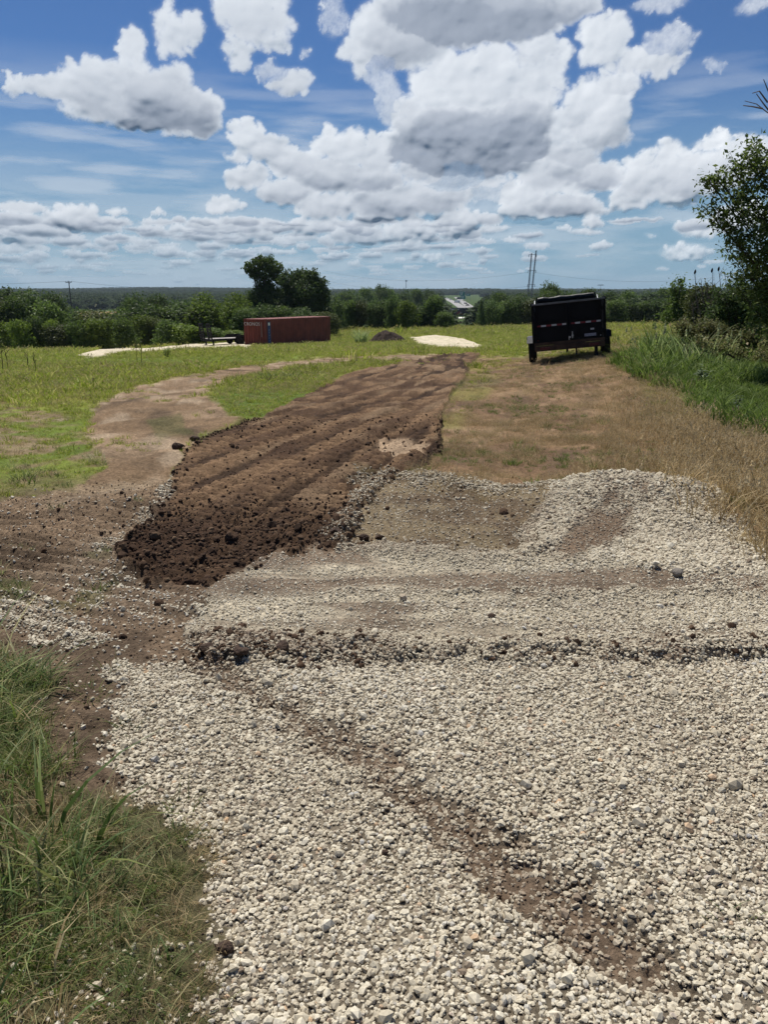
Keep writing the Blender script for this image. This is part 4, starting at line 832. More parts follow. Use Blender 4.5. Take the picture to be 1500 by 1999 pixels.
def lattice_tower():
    d = 640.; g = ray(1034, 575); base = Vector((g[0] * d / g[1], d, 0)); z = float(h0(np.array([base.x]), np.array([d]))[0]); top = ray(1040, 489); tz = EYE + top[2] * d / top[1] - z
    root = empty('power_pylon', (base.x, d, z)); tag(root, 'tall grey steel pylon of two lattice masts rising over the trees', 'power pylon'); lx = 6.0 / F * d
    def mast(x0, x1, h):
        m = MB(); w = .55
        for sx in (-1, 1):
            for sy in (-1, 1): m.bar((x0 + sx * w, sy * w, 0), (x1 + sx * w * .55, sy * w * .55, h), .26)
        n_ = int(h / 1.6)
        for k in range(n_):
            t0, t1 = k / n_, (k + 1) / n_; s = 1 if k % 2 else -1; ww0 = w * (1 - .45 * t0); ww1 = w * (1 - .45 * t1); xa, xb = x0 + (x1 - x0) * t0, x0 + (x1 - x0) * t1
            m.bar((xa - s * ww0, -ww0, h * t0), (xb + s * ww1, -ww1, h * t1), .16); m.bar((xa - s * ww0, ww0, h * t0), (xb + s * ww1, ww1, h * t1), .12)
        return m.build('mast', mat('pylon_steel', (.10, .105, .115), .7), root)
    mast(-lx * .55, lx * .0 + .3, tz * .955); mast(lx * .45, lx * .45 + 2.6, tz)
    for f, l_ in ((.93, 3.0), (.66, 3.2), (.42, 2.8)):
        m = MB(); m.bar((-lx * .5 - .8, -.8, tz * f), (lx * .5 + l_, -.8, tz * f), .28); m.build('crossarm', MATS['pylon_steel'], root)
        for x in (-lx * .5 - .6, lx * .5 + l_ - .2): m = MB(); m.tube([(x, -.8, tz * f), (x, -.8, tz * f - 1.9)], .16, 6); m.build('insulator', MATS['pylon_steel'], root)
    return root, base, z, tz
pyl = lattice_tower()
wire_m = mat('wire', (.06, .06, .065), .6)
def wire(a, b, sag, r, label, cat='power line'):
    m = MB(); a = Vector(a); b = Vector(b); m.tube([a.lerp(b, k / 24) - Vector((0, 0, sag * 4 * (k / 24) * (1 - k / 24))) for k in range(25)], r, 4); tag(m.build('power_line', wire_m), label, cat)
rt, bs, bz, tz = pyl
for f, nm in ((.63, 'upper'), (.39, 'lower')):
    wire((bs.x - 2, 640, bz + tz * f), (bs.x - 190, 980, bz + tz * f + 10), 9, .055, f'{nm} thin power line strung left from the pylon'); wire((bs.x + 3, 640, bz + tz * f), (bs.x + 170, 700, bz + tz * f - 3), 5, .055, f'{nm} thin power line strung right from the pylon')
def slim_pole(name, px, ytop, ybase, d, r, label, cat, head=None):
    a_ = ray(px, ytop); top = EYE + a_[2] * d / a_[1]; x = a_[0] * d / a_[1]; z = float(h0(np.array([x]), np.array([d]))[0]); root = empty(name, (x, d, z)); tag(root, label, cat)
    m = MB(); m.tube([(0, 0, -.5), (0, 0, top - z)], [r * 1.3, r * .8], 8); m.build('pole', mat('pole_wood', (.06, .05, .045), .9) if head == 'arm' else silver, root)
    H_ = top - z
    if head == 'arm':
        m = MB(); m.bar((-.95, -.1, H_ - .45), (.95, -.1, H_ - .35), .14); m.bar((0, -.05, H_ - 1.0), (.5, -.05, H_ - .45), .06); m.build('crossarm', MATS['pole_wood'], root)
        for x_ in (-.85, -.35, .4, .85): m = MB(); m.tube([(x_, -.1, H_ - .36), (x_, -.1, H_ - .05)], .08, 6); m.build('insulator', MATS['pole_wood'], root)
    if head == 'cell':
        m = MB(); [m.bar((1.0 * math.cos(t), 1.0 * math.sin(t), H_ - 3.2), (1.0 * math.cos(t), 1.0 * math.sin(t), H_ - .3), .7) for t in np.arange(0, 6.28, 1.05)]; m.build('antenna', silver, root)
    if head == 'lamp': m = MB(); m.bar((-1.2, 0, H_), (1.2, 0, H_), .25); m.build('lamp_head', silver, root)
    return x, d, top
P1 = slim_pole('utility_pole', 133.5, 548.5, 610, 240, .17, 'brown wooden utility pole with a crossarm rising from the bushes at left', 'utility pole', 'arm')
slim_pole('cell_tower', 793.5, 546.5, 575, 1500, .5, 'slender cell tower with a ring of antennas above the far trees', 'cell tower', 'cell')
slim_pole('light_pole', 901, 559, 580, 1250, .16, 'thin light pole above the green highway signs', 'light pole', 'lamp')
slim_pole('light_pole', 927, 560, 580, 1250, .14, 'thin light pole right of the green highway signs', 'light pole', 'lamp')
slim_pole('light_pole', 879, 596, 610, 560, .12, 'dark light pole standing just above the billboard', 'light pole', 'lamp')
slim_pole('light_pole', 1173.5, 556.5, 580, 330, .07, 'thin light pole seen just above the top corner of the dump trailer', 'light pole', 'lamp')
wire((P1[0] - .6, P1[1], P1[2] - .1), (P1[0] - 90, P1[1] + 30, P1[2] + 1.2), 1.3, .028, 'thin wire running left from the wooden utility pole')
wire((P1[0] + .6, P1[1], P1[2] - .1), (P1[0] + 62, P1[1] + 60, P1[2] - 2.4), 1.6, .028, 'thin wire running right from the wooden utility pole')

# ------------------------------------------------------------------ trees, bushes and tall plants
leafA = leaf_mat('leaf_mid', (.06, .10, .02), (.13, .19, .038), None, .48); leafB = leaf_mat('leaf_bright', (.085, .135, .018), (.17, .23, .035), None, .45)
leafC = leaf_mat('leaf_dark', (.055, .095, .026), (.12, .17, .05), None, .48); leafD = leaf_mat('leaf_olive', (.065, .085, .022), (.13, .15, .045), None, .4)
leafE = leaf_mat('leaf_near', (.075, .12, .026), (.17, .235, .055), (.26, .31, .12), .52, rough=.4); bark = mat('bark', (.085, .068, .052), .95, 0, .3, 5, .4)
leafF = leaf_mat('forest_leaf', (.045, .07, .032), (.09, .12, .05), None, .38, rough=.8)
def quads(P, N_, sz, g, asp=.62):
    """leaf diamonds at P facing N_"""
    n = len(P); N_ = N_ / (np.linalg.norm(N_, axis=1, keepdims=True) + 1e-9); r = g.normal(size=(n, 3)); U = np.cross(N_, r); U /= np.linalg.norm(U, axis=1, keepdims=True) + 1e-9; W_ = np.cross(N_, U); s = sz[:, None]
    V = np.stack([P - U * s, P - W_ * s * asp + N_ * s * .15, P + U * s, P + W_ * s * asp + N_ * s * .15], 1).reshape(-1, 3); return V, np.arange(4 * n).reshape(n, 4)
def crown_mesh(name, seed, blobs, n, leaf, m, shell=.55, droop=0):
    g = np.random.default_rng(seed); B = np.array(blobs, float); w = B[:, 3] * B[:, 4]; k = g.choice(len(B), n, p=w / w.sum()); d = g.normal(size=(n, 3)); d /= np.linalg.norm(d, axis=1, keepdims=True)
    clump = g.normal(size=(len(B), 26, 3)); clump /= np.linalg.norm(clump, axis=2, keepdims=True); cc = clump[k, g.integers(0, 26, n)]; d = d * .62 + cc * .75; d /= np.linalg.norm(d, axis=1, keepdims=True)
    rr = shell + (1.06 - shell) * g.random(n) ** .7; rr *= 1 + .10 * g.normal(size=n); bn = 1 + .18 * np.sin(d[:, 0] * 5 + k) * np.cos(d[:, 2] * 6 + k * 2)
    P = B[k, :3] + d * (rr * bn)[:, None] * B[k][:, [3, 3, 4]]; P[:, 2] -= droop * g.random(n) ** 2 * 1.5; P[:, 2] = np.maximum(P[:, 2], .02)
    V, Q = quads(P, d * .5 + g.normal(size=(n, 3)) * .8 + [0, 0, .35], leaf * np.exp(g.normal(0, .25, n)), g)
    me = raw_mesh(name, V, Q, m); bt = g.uniform(-.25, .25, len(B)); t = np.clip(.5 + bt[k] + g.normal(0, .22, n), 0, 1); fattr(me, 'tone', np.repeat(t, 4)); return me
def auto_blobs(g, w, h, z0, nb, top=.5):
    out = []
    for i in range(nb):
        f = g.random() ** .8; z = z0 + (h - z0) * (.18 + .68 * f); rad = w * (.5 * math.sqrt(max(.05, 1 - (f * .95) ** 2.2))); a = g.uniform(0, 6.28); q = rad * g.uniform(.2, .75); r = w * g.uniform(.16, .28); out.append((q * math.cos(a), q * math.sin(a), z, r, r * g.uniform(.7, 1.05)))
    out.append((0, 0, z0 + (h - z0) * .5, w * .33, (h - z0) * .42)); return out
def trunk_mesh(name, seed, h, r, nl=6, reach=.3, z0=.35):
    g = np.random.default_rng(seed); m = MB(); m.tube([(0, 0, -.3), (.02 * h, 0, h * .3), (-.02 * h, .02 * h, h * .62), (0, 0, h * .9)], [r, r * .75, r * .45, r * .12], 8)
    for i in range(nl):
        f = g.uniform(z0, .75); a = g.uniform(0, 6.28); q = h * reach * g.uniform(.6, 1.1); m.tube([(0, 0, h * f), (q * .5 * math.cos(a), q * .5 * math.sin(a), h * (f + .1)), (q * math.cos(a), q * math.sin(a), h * (f + .22))], [r * .4, r * .25, r * .06], 6)
    return m.mesh(name, bark, smooth=True)
gg = np.random.default_rng(77)
BUSH = [crown_mesh('bush foliage', 300 + k, auto_blobs(gg, 1.0, 1.0, .0, 11), 3600, .026, [leafA, leafB, leafC, leafD, leafA, leafB][k], .5) for k in range(6)]
TREE = [(crown_mesh('tree crown', 330 + k, auto_blobs(gg, 1.0, 1.0, .16, 15), 6000, .021, [leafA, leafC, leafA, leafC, leafB, leafD][k], .5), trunk_mesh('tree trunk', 350 + k, .85, .03)) for k in range(6)]
CEDAR = crown_mesh('cedar crown', 360, [(0, 0, .2 + .1 * k, .46 - .055 * k, .12) for k in range(8)], 4200, .022, leafC, .4)
def stand(px, ytop, dist, wpx, kind, var, label, cat, group=None, name=None):
    a_ = ray(px, ytop); x = a_[0] * dist / a_[1]; top = EYE + a_[2] * dist / a_[1]; z = float(h0(np.array([x]), np.array([dist]))[0]); H_ = top - z; w = wpx / F * dist / math.cos(PITCH) * .98; rz = gg.uniform(0, 6.28)
    if kind == 'bush':
        o = link(name or 'bush', BUSH[var % 6]); o.location = (x, dist, z - .05); o.scale = (w, w, H_); o.rotation_euler.z = rz; return tag(o, label, cat, group)
    root = empty(name or 'tree', (x, dist, z - .05), (0, 0, rz)); tag(root, label, cat, group)
    c = link('crown', CEDAR if kind == 'cedar' else TREE[var % 6][0], root); t = link('trunk', TREE[var % 6][1], root)
    for q in (c, t): q.scale = (w, w, H_)
    return root
J = lambda a: gg.uniform(-a, a)
for i, px in enumerate(np.arange(-120, 480, 30)):
    yt = np.interp(px, [-120, 0, 60, 130, 230, 320, 400, 480], [632, 634, 618, 622, 615, 622, 632, 640]); stand(px + J(7), yt + J(10), 90 + J(4), 62 + J(18), 'bush', [0, 1, 3, 4, 5, 1][i % 6], 'bright green leafy bush in the low front row along the left field edge', 'bush', 'low bushes along the left field edge')
for i, px in enumerate(np.arange(-150, 500, 42)):
    yt = np.interp(px, [-150, 0, 60, 100, 140, 240, 262, 330, 400, 500], [578, 576, 580, 588, 605, 606, 590, 596, 600, 600]); stand(px + J(9), yt + J(7), 106 + J(5), 88 + J(22), 'bush', [2, 0, 2, 3, 0][i % 5], 'dark green rounded tree in the second row behind the low left bushes', 'tree', 'second row of rounded trees at left', 'round_tree')
for px, yt, d, w, v in ((-70, 560, 125, 150, 1), (15, 565, 128, 130, 3), (62, 569, 130, 100, 1), (95, 573, 132, 90, 3), (262, 571, 135, 75, 1), (305, 577, 138, 80, 3), (345, 585, 140, 70, 1)):
    stand(px, yt, d, w, 'tree', v, 'tall dark tree rising behind the rounded trees at left', 'tree', 'tall dark trees behind the left rows')
stand(395, 571, 104, 92, 'tree', 4, 'bright yellow-green bushy tree, left one of the pair left of the container', 'tree'); stand(458, 571, 103, 84, 'tree', 4, 'bright yellow-green bushy tree just behind the left end of the container', 'tree')
# the two big trees behind the container
def big_tree(px0, blobs, d, label, m, n, leaf, seed, droop=.0, hscale=.8):
    """blobs: px, py, radius px"""
    a_ = ray(px0, 640); x0 = a_[0] * d / a_[1]; z = float(h0(np.array([x0]), np.array([d]))[0]); k = d / F / math.cos(PITCH) * 1.0; g = np.random.default_rng(seed); B = []
    for (px, py, r) in blobs:
        q = ray(px, py); B.append((q[0] * d / q[1] - x0, g.uniform(-1, 1) * r * k * .8, EYE + q[2] * d / q[1] - z, r * k, r * k * .9))
    root = empty('tree', (x0, d, z)); tag(root, label, 'tree'); link('crown', crown_mesh('tree crown', seed, B, n, leaf, m, .35, droop), root)
    t = MB(); hh = max(b[2] for b in B); t.tube([(0, 0, -.3), (.1, 0, hh * .3), (0, 0, hh * .55)], [.32, .25, .18], 9)
    for b in B: t.tube([(0, 0, hh * .35), (b[0] * .5, b[1] * .5, hh * .35 + (b[2] - hh * .35) * .6), (b[0], b[1], b[2])], [.15, .10, .03], 6)
    t.build('trunk', bark, root, smooth=True)
big_tree(512, [(488, 522, 13), (505, 513, 14), (524, 514, 14), (540, 524, 13), (497, 535, 13), (520, 533, 18), (545, 545, 12), (512, 560, 18), (500, 590, 26), (530, 585, 26), (480, 610, 22), (515, 610, 26)], 112, 'tall airy tree with the highest crown, behind the left half of the container', leafA, 15000, .15, 401)
big_tree(597, [(562, 542, 17), (585, 538, 17), (608, 540, 16), (625, 552, 15), (570, 565, 24), (600, 565, 26), (628, 575, 18), (585, 595, 30), (615, 600, 28), (555, 595, 26), (634, 605, 18)], 109, 'broad dark willow-like tree behind the right half of the container', leafC, 19000, .15, 402, .5)
for i, (px, yt, w) in enumerate(((470, 602, 60), (510, 598, 60), (548, 600, 60), (596, 604, 60), (640, 606, 50))): stand(px, yt, 100, w + 12, 'bush', [0, 2, 0, 2, 3][i], 'dark leafy bush in the shade line directly behind the red container', 'bush', 'bushes directly behind the container')
for i, px in enumerate(np.arange(655, 878, 24)):
    yt = np.interp(px, [655, 700, 760, 800, 850, 880], [583, 585, 592, 598, 594, 612]); stand(px + J(4), yt + J(6), 124 + J(3), 52 + J(8), 'bush', [2, 0, 3, 2][i % 4], 'rounded mid-green tree in the hedgerow between the container and the billboard', 'tree', 'hedgerow trees left of the billboard', 'hedge_tree')
stand(798, 584, 118, 54, 'bush', 1, 'bright yellow-green round tree in front of the hedgerow near the gravel patch', 'tree', None, 'round_tree'); stand(768, 579, 121, 44, 'bush', 2, 'dark round tree just left of the bright yellow-green one', 'tree', None, 'round_tree'); stand(848, 578, 126, 56, 'bush', 0, 'dull green round tree left of the billboard', 'tree', None, 'round_tree')
for i, (px, yt, w) in enumerate(((668, 572, 40), (690, 568, 44), (714, 566, 40), (741, 558, 30), (765, 566, 34), (790, 566, 34), (812, 568, 30), (836, 566, 28))): stand(px, yt, 330 + 9 * i, w + 14, 'tree', i % 4, 'dark distant tree of the skyline clump below the cell tower', 'tree', 'skyline clump left of the highway', 'skyline_tree')
stand(941, 583, 128, 26, 'cedar', 0, 'narrow dark cedar standing right of the billboard', 'cedar tree', None, 'cedar_tree')
for i, px in enumerate(np.arange(962, 1330, 27)):
    yt = np.interp(px, [955, 1000, 1030, 1080, 1120, 1190, 1260, 1330], [590, 582, 585, 572, 580, 584, 586, 580]); stand(px + J(5), yt + J(6), 133 + J(3), 58 + J(10), 'bush', [2, 0, 2, 3, 0][i % 5], 'rounded dark green tree in the belt closing the field behind the dump trailer', 'tree', 'tree belt behind the dump trailer', 'round_tree')
stand(1080, 557, 146, 60, 'tree', 0, 'tallest tree of the belt, left of the dump trailer top', 'tree'); stand(1116, 566, 150, 44, 'tree', 1, 'tree peeking over the top of the dump trailer', 'tree')
for i, px in enumerate((985, 1020, 1150, 1195, 1235, 1270, 1300)): stand(px, 569 + J(3) + (6 if px < 1050 else 0), 190 + 6 * i, 62, 'tree', i % 4, 'dark tree forming the second line behind the field belt at right', 'tree', 'second line behind the right belt', 'skyline_tree')
# a far-off wood reading as one mass
FOR = [crown_mesh('forest crown', 370 + k, auto_blobs(gg, 1.0, 1.0, .02, 7), 700, .06, leafF, .5) for k in range(4)]
fx, fy, g = spots(lambda r: 9.0 / r + .0004 * (r > 1200), 210, 3900, -62, 62, 19); fz = h0(fx, fy); fpx, fpy = proj(fx, fy, fz)
fr = np.hypot(fx, fy); road_gap = (fpx > 862 - 0 * fr) & (fpx < 938) & (fr > 150) & (fr < 1900); tanf = (np.abs(fx + 230 * fy / 620) < 62 * fy / 620 + 12) & (fr > 480) & (fr < 760)
near_mast = (fpx > 905) & (fpx < 960) & (fr < 1500) & (fr > 600)
tanf2 = (fpx > 130) & (fpx < 262) & (fr > 190) & (fr < 700)
keep = ~(road_gap | tanf | tanf2 | near_mast) ; fx, fy, fz, fr = fx[keep], fy[keep], fz[keep], fr[keep]; n = len(fx); hs = g.uniform(7, 11.5, n) * (1 - .25 * (fr < 420)); ws = g.uniform(9, 15, n)
print('forest', n)
scatter('forest', np.stack([fx, fy, fz - .4], 1), np.stack([0 * fx, 0 * fx, g.uniform(0, 6.3, n)], 1), np.stack([ws, ws, hs], 1), g.random(n), FOR, 'dark bluish woodland covering the low hills to the horizon', 'woodland', 20)

# brush pile of grey sticks
def sticks(name, px, py, w, h, n, r, m, label, cat, seed, dep=1.2):
    g = np.random.default_rng(seed); c = hit(px, py); q = MB()
    for i in range(n):
        t = g.uniform(-1, 1); a = g.uniform(0, 6.28); e = abs(g.normal(.2, .4)); L = g.uniform(.5, 1.6); x = t * w / 2; y = g.uniform(-1, 1) * dep; z = h * (1 - t * t) * g.random() ** .6 * .8
        d = Vector((math.cos(a) * math.cos(e), math.sin(a) * math.cos(e), math.sin(e))) * L / 2; p = Vector((x, y, z + .1)); q.tube([p - d, p + Vector((g.normal(0, .06), 0, g.normal(0, .06))), p + d], [r, r * .8, r * .3], 4)
    o = q.build(name, m); o.location = c; return tag(o, label, cat)
twig = mat('dead_wood', (.13, .10, .085), .95, 0, .3, 3)
sticks('brush_pile', 912, 631, 5.6, 1.15, 520, .03, mat('brush_grey', (.12, .085, .065), .95), 'heap of dead brown brush at the far field edge below the billboard', 'brush pile', 12)

def blades_plant(name, px, py, h, n, w, spread, m, label, cat, seed, bend=.6, heads=.0):
    o = link(name, tuft(name, m, seed, n, h, spread, w, bend, 6, heads)); p = hit(px, py); q = survey(np.array([p.x]), np.array([p.y])); o.location = (p.x, p.y, float(q['z'][0]) - .02); return tag(o, label, cat)
reed = leaf_mat('reed_blades', (.17, .24, .08), (.30, .38, .14), (.45, .46, .24), .45)
blades_plant('tall_grass_clump', 706, 671, 1.7, 130, .10, .55, reed, 'clump of tall arching pale green grass standing alone left of the dirt pile', 'tall grass', 61, .55)
for i, (px, py, h) in enumerate(((267, 712, .95), (363, 688, .7), (5, 730, .9), (57, 728, .55), (295, 690, .4), (311, 686, .4))):
    q = MB(); g = random.Random(i); p = hit(px, py)
    for s in range(2): x = s * .16; q.tube([(x, 0, -.05), (x + g.uniform(-.04, .04), 0, h * .5), (x + g.uniform(-.06, .06), 0, h * (1 - .15 * s))], [.012, .010, .005], 5); [q.tube([(x, 0, h * f), (x + g.uniform(-.12, .12), g.uniform(-.1, .1), h * f + .1)], .009, 4) for f in (.5, .62, .75, .87)]
    o = q.build('dock_weed', mat('weed_brown', (.10, .085, .04), .95)); o.location = p; tag(o, ['tall dry brown weed stalk on the grass verge below the equipment trailer', 'dry weed stalk standing close to the upright ramps', 'tall dry weed stalk at the left edge of the picture', 'short dry weed stalk right of the one at the left edge', 'short weed stalk before the white gravel strip, left one of two', 'short weed stalk before the white gravel strip, right one of two'][i], 'weed')

# right hand thicket
def leafy(name, cpx, cpy, d, blobs, n, leaf, m, label, cat, seed, stems=8, base_px=None, bare=0):
    g = np.random.default_rng(seed); a_ = ray(base_px or cpx, cpy); x0 = a_[0] * d / a_[1]; z = float(h0(np.array([x0]), np.array([d]))[0]); k = d / F / math.cos(PITCH); tw = MB(); tips = []; root = empty(name, (x0, d, z)); tag(root, label, cat); per = sum(b[2] ** 2 for b in blobs)
    for (px, py, r) in blobs:
        q = ray(px, py); dd = d + g.uniform(-.8, .8) * r * k; c = Vector((q[0] * dd / q[1] - x0, dd - d, EYE + q[2] * dd / q[1] - z)); R_ = r * k
        st = Vector((c.x * .25 + g.normal(0, .05), c.y * .25, 0 if c.z < 1.2 else c.z * .3)) if R_ > 0 and name == 'shrub' else Vector((-.12 * c.z * .6, 0, max(.3, c.z - abs(c.x) * .75 - .35))); mid_ = st.lerp(c, .55) + Vector((g.normal(0, .1), g.normal(0, .1), .1)) * R_
        tw.tube([st, mid_, c], [.014 + .012 * R_, .010 + .008 * R_, .008], 5); nt = max(6, int(26 * (r * r * len(blobs) / per)))
        for j in range(nt):
            v = Vector(g.normal(size=3)).normalized(); v.z = v.z * .8 + .12; e = c + v * R_ * g.uniform(.55, 1.12); s0 = mid_.lerp(c, g.random()); tw.tube([s0, s0.lerp(e, .5) + Vector(g.normal(size=3)) * .05 * R_, e], [.006, .004, .002], 4); tips.append((s0, e, 1.0))
    tw.build('branches', bark, root)
    if n:
        w = np.array([t[2] for t in tips], float); kk = g.choice(len(tips), n, p=w / w.sum()); S_ = np.array([tuple(t[0]) for t in tips]); E_ = np.array([tuple(t[1]) for t in tips]); f = 1 - .75 * g.random(n) ** 1.6; P = S_[kk] + (E_[kk] - S_[kk]) * f[:, None] + g.normal(size=(n, 3)) * (leaf * 2.0)
        P[:, 2] = np.maximum(P[:, 2], .03); V, Q = quads(P, g.normal(size=(n, 3)) * .8 + [0, 0, .7], leaf * np.exp(g.normal(0, .28, n)), g, .48); me = raw_mesh(name, V, Q, m); fattr(me, 'tone', np.repeat(np.clip(g.normal(.45, .25, n), 0, 1), 4)); link('leaves', me, root)
    return root, x0, z
leafy('tree', 1560, 800, 15.5, [(1472, 282, 16), (1455, 305, 24), (1425, 325, 26), (1400, 348, 18), (1382, 352, 9), (1490, 335, 34), (1450, 372, 26), (1378, 406, 15), (1400, 408, 22), (1436, 408, 28), (1480, 420, 40), (1410, 440, 22), (1440, 465, 34), (1490, 490, 42), (1425, 490, 18), (1460, 530, 36), (1500, 560, 44), (1440, 560, 22), (1480, 610, 40), (1545, 330, 55), (1560, 430, 70), (1590, 540, 80), (1660, 420, 80), (1680, 560, 80), (1620, 330, 50), (1530, 620, 60)],
      21000, .042, leafE, 'leafy green tree reaching in from the right edge over the thicket', 'tree', 501)
tk = MB(); tb = ray(1570, 800); tx = tb[0] * 15.5 / tb[1]; tz0 = float(h0(np.array([tx]), np.array([15.5]))[0]); tk.tube([(tx, 15.5, tz0 - .2), (tx - .1, 15.5, tz0 + 1.6), (tx - .35, 15.5, tz0 + 3.2), (tx - .7, 15.4, tz0 + 4.2)], [.15, .12, .08, .03], 9); tr_ = tk.build('trunk', bark, None, smooth=True)
for o in list(COL.objects):
    if o.name.startswith('tree') and o.get('label', '').startswith('leafy green tree reaching'): tr_.parent = o; tr_.location = -o.location
sq = MB(); a0 = Vector((0, 0, 0))
def deadtwig(px0, py0, pts, d, label, name='dead_branch'):
    q = MB(); g = random.Random(px0); c = ray(px0, py0); b0 = Vector((c[0] * d / c[1], d, EYE + c[2] * d / c[1]))
    def P(px, py, dd): r = ray(px, py); return Vector((r[0] * dd / r[1], dd, EYE + r[2] * dd / r[1])) - b0
    for line in pts: q.tube([P(px, py, d + .1 * i) for i, (px, py) in enumerate(line)], [.012 * (1 - i / len(line)) + .003 for i in range(len(line))], 5)
    o = q.build(name, twig); o.location = b0; return o
db = deadtwig(1500, 222, [[(1620, 330), (1560, 260), (1500, 220), (1478, 203), (1455, 197)], [(1510, 226), (1490, 200), (1478, 183)], [(1530, 240), (1502, 180), (1492, 155)], [(1490, 212), (1470, 208), (1452, 206)], [(1500, 200), (1484, 178), (1470, 182)]], 15.0, '')
for o in COL.objects:
    if o.get('label', '').startswith('leafy green tree reaching'): db.parent = o; db.location = db.location - o.location
leafy('shrub', 1322, 650, 44, [(1330, 548, 8), (1322, 565, 16), (1340, 575, 16), (1325, 595, 22), (1345, 605, 20), (1310, 615, 18)], 3200, .075, leafA, 'small bushy tree with a knobbly top at the left end of the thicket', 'tree', 502)
leafy('shrub', 1372, 680, 30, [(1362, 575, 18), (1385, 570, 18), (1355, 600, 24), (1385, 600, 28), (1365, 630, 26), (1345, 632, 16), (1400, 630, 26)], 6000, .05, leafD, 'olive green shrub in the middle of the thicket', 'shrub', 503)
leafy('shrub', 1430, 700, 21, [(1415, 575, 20), (1440, 570, 24), (1405, 610, 28), (1440, 610, 34), (1475, 600, 34), (1420, 650, 30), (1460, 655, 34), (1500, 650, 40), (1490, 570, 30)], 9000, .042, leafC, 'dense dark green shrub beneath the tree at the right edge', 'shrub', 504)
leafy('shrub', 1500, 760, 17.5, [(1440, 690, 22), (1480, 700, 28), (1520, 700, 40), (1400, 680, 22), (1370, 668, 18), (1540, 640, 50), (1590, 700, 60)], 7000, .034, leaf_mat('leaf_brownish', (.10, .09, .035), (.17, .19, .06), (.30, .24, .14), .45), 'low brownish weedy shrub in front of the dark thicket', 'shrub', 505)
leafy('shrub', 1400, 735, 19.5, [(1338, 640, 20), (1365, 645, 24), (1395, 645, 26), (1430, 665, 26), (1465, 665, 28), (1500, 670, 32), (1385, 690, 22), (1420, 700, 24), (1460, 705, 26), (1500, 712, 28), (1340, 690, 16), (1350, 665, 14)], 19000, .032, MATS['leaf_brownish'], 'sprawling olive-brown weeds sloping down from the thicket to the grass bank', 'weeds', 508)
leafy('shrub', 1640, 760, 16.5, [(1560, 640, 70), (1640, 600, 90), (1720, 640, 90), (1620, 700, 80)], 7000, .045, leafC, 'dense shrub just outside the right edge of the picture', 'shrub', 506)
# dead twiggy growth with dark seed heads
q = MB(); g = random.Random(3); c0 = hit(1400, 690); d = 24.0
def PT(px, py, dd=d): r = ray(px, py); return Vector((r[0] * dd / r[1], dd, EYE + r[2] * dd / r[1]))
b0 = PT(1400, 640)
root = empty('dead_shrub', b0); tag(root, 'bare dead stems with dark seed heads sticking up above the thicket', 'dead shrub')
for (px, py) in ((1358, 530), (1392, 528), (1404, 525), (1370, 545), (1382, 555), (1415, 530), (1345, 565), (1425, 545), (1398, 560), (1378, 565), (1412, 560), (1360, 580), (1430, 575)):
    a = PT(px + g.uniform(5, 25), 640) - b0; e = PT(px, py, d + g.uniform(-.4, .4)) - b0; m_ = a.lerp(e, .55) + Vector((g.uniform(-.12, .12), 0, 0)); q.tube([a, m_, e], [.016, .011, .006], 5)
    for _ in range(5): f = g.uniform(.35, .9); s = a.lerp(e, f); q.tube([s, s + Vector((g.uniform(-.25, .25), g.uniform(-.1, .1), g.uniform(.05, .28)))], [.006, .003], 4)
q.build('stems', twig, root)
for (px, py) in ((1358, 527), (1391, 524), (1404, 521)):
    m_ = MB(); m_.lathe(PT(px, py + 5) - b0, (.1, 0, 1), [(.008, -.05), (.028, -.02), (.034, .02), (.022, .06), (.005, .09)], 8); m_.build('seed_head', mat('seed_dark', (.02, .016, .014), .95), root)
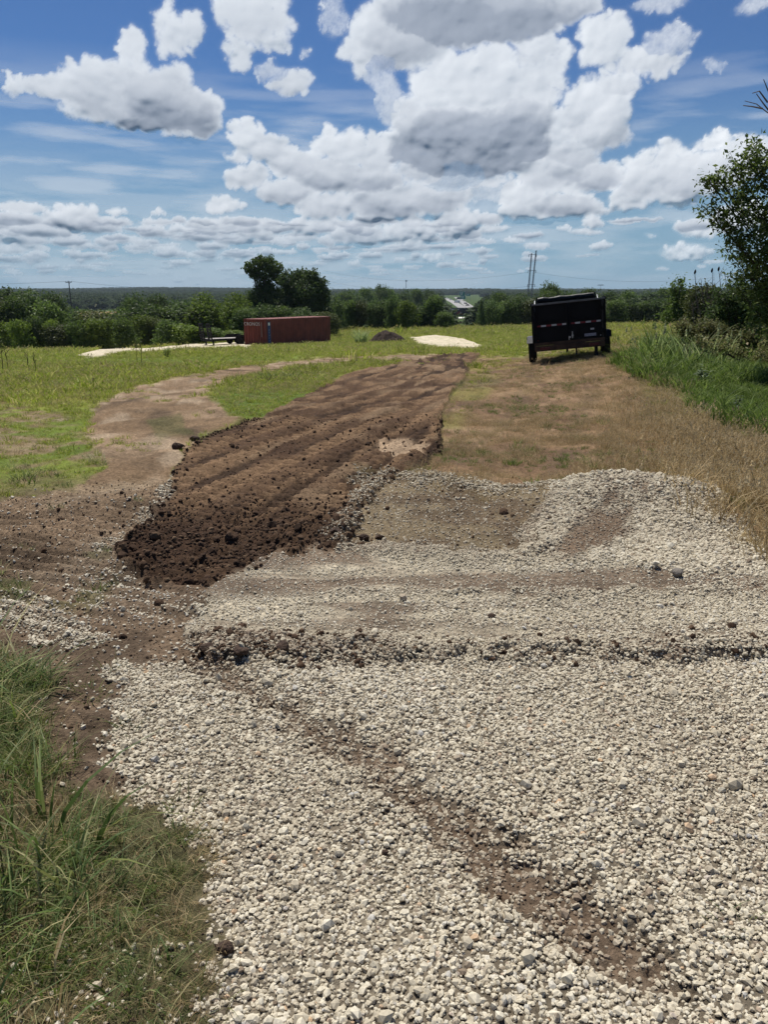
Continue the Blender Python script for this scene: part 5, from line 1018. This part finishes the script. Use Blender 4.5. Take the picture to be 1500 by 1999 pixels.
# tall grass bank clumps and broad-leaved weeds
for i, (px, py, h, n_) in enumerate(((1262, 708, .75, 60), (1285, 700, 1.15, 90), (1312, 700, 1.35, 100), (1345, 705, 1.3, 90), (1300, 720, .8, 80), (1375, 715, 1.0, 80))):
    blades_plant('tall_grass_clump', px, py, h * .78, n_, .035, .62, reed if i % 2 else lush_m, ['short pale grass clump at the left foot of the grassy bank', 'tall pale grass clump second from the left on the bank', 'tallest grass clump leaning over the bank', 'tall grass clump in front of the olive shrub', 'knee-high grass clump before the tallest one', 'grass clump at the foot of the dark shrub'][i], 'tall grass', 600 + i, .45, .1)
def weed(px, py, h, n_, L_, m, label, seed):
    g = np.random.default_rng(seed); p = hit(px, py); zz = float(survey(np.array([p.x]), np.array([p.y]))['z'][0]); V = []; Q = []; T = []
    st = MB(); ns = max(2, n_ // 9)
    root = empty('broadleaf_weed', (p.x, p.y, zz)); tag(root, label, 'weed')
    for s in range(ns):
        bx, by = g.normal(0, h * .28), g.normal(0, h * .2); hh = h * g.uniform(.6, 1.05); st.tube([(bx * .3, by * .3, -.02), (bx, by, hh)], [.007, .004], 5)
        for j in range(n_ // ns):
            t = g.uniform(.25, 1); a = g.uniform(0, 6.28); el = g.uniform(-.2, .6); c = np.array([bx * (.3 + .7 * t), by * (.3 + .7 * t), hh * t]); dr = np.array([math.cos(a) * math.cos(el), math.sin(a) * math.cos(el), math.sin(el)]); sd = np.array([-math.sin(a), math.cos(a), 0]); L = L_ * g.uniform(.6, 1.2); b = len(V)
            V += [c, c + dr * L * .45 + sd * L * .2, c + dr * L + [0, 0, -.2 * L], c + dr * L * .45 - sd * L * .2]; Q.append((b, b + 1, b + 2, b + 3)); T += [g.random()] * 4
    st.build('stems', MATS['weed_green'] if 'weed_green' in MATS else mat('weed_green', (.07, .10, .03), .8), root); me = raw_mesh('leaves', np.array(V), np.array(Q), m); fattr(me, 'tone', T); link('leaves', me, root)
greyleaf = leaf_mat('grey_leaf', (.11, .15, .08), (.21, .26, .15), None, .3)
weed(1372, 758, .34, 60, .15, greyleaf, 'grey-green broad-leaved weed standing in the lush grass bank', 91); weed(1228, 722, .30, 40, .09, leafD, 'scrubby dark weed at the left tip of the grassy bank', 92)
weed(1430, 812, .25, 40, .10, greyleaf, 'broad-leaved weed near the lower edge of the lush grass at right', 93)
weed(325, 700, .5, 70, .16, leafB, 'leafy green weed in the meadow in front of the equipment trailer', 94)
for i, (px, py, h, n_, lb) in enumerate(((237, 1435, .10, 26, 'thin green grass tuft on the white gravel near its left edge'), (180, 1362, .07, 40, 'small grass tuft on bare dirt left of the gravel edge'), (215, 1305, .12, 16, 'sparse upright grass blades at the top left corner of the gravel'), (1435, 1800, .07, 22, 'small dry-tipped grass tuft growing through gravel at the right'), (795, 1505, .03, 18, 'tiny green sprig in the dirt streak at the centre'), (358, 1590, .12, 34, 'broad-bladed green grass tuft at the tip of the foreground grass'), (400, 1965, .09, 24, 'green tuft at the bottom edge between grass and gravel'), (130, 1500, .16, 46, 'upright grass tuft on dirt above the coarse foreground grass'), (545, 741, .30, 120, 'dense dark green mound of grass on the grass island'))):
    blades_plant('grass_tuft', px, py, h, n_, .0042 if h < .2 else .03, .06 if h < .2 else .55, green_m if i != 3 else near_g[0].materials[0], lb, 'grass tuft', 700 + i, .8)

# ------------------------------------------------------------------ the air
def haze():
    m = bpy.data.materials.new('air'); m.use_nodes = True; n = m.node_tree.nodes; n.clear(); v = n.new('ShaderNodeVolumePrincipled'); v.inputs['Color'].default_value = (.62, .76, .92, 1); v.inputs['Density'].default_value = 8.5e-5; v.inputs['Anisotropy'].default_value = .2
    o = n.new('ShaderNodeOutputMaterial'); m.node_tree.links.new(v.outputs[0], o.inputs['Volume'])
    b = MB(); b.box((0, 1800, 10), (8400, 8400, 130)); h = b.build('haze', m); tag(h, 'thin bluish air between the field and the far woods', 'haze', kind='stuff')
haze()
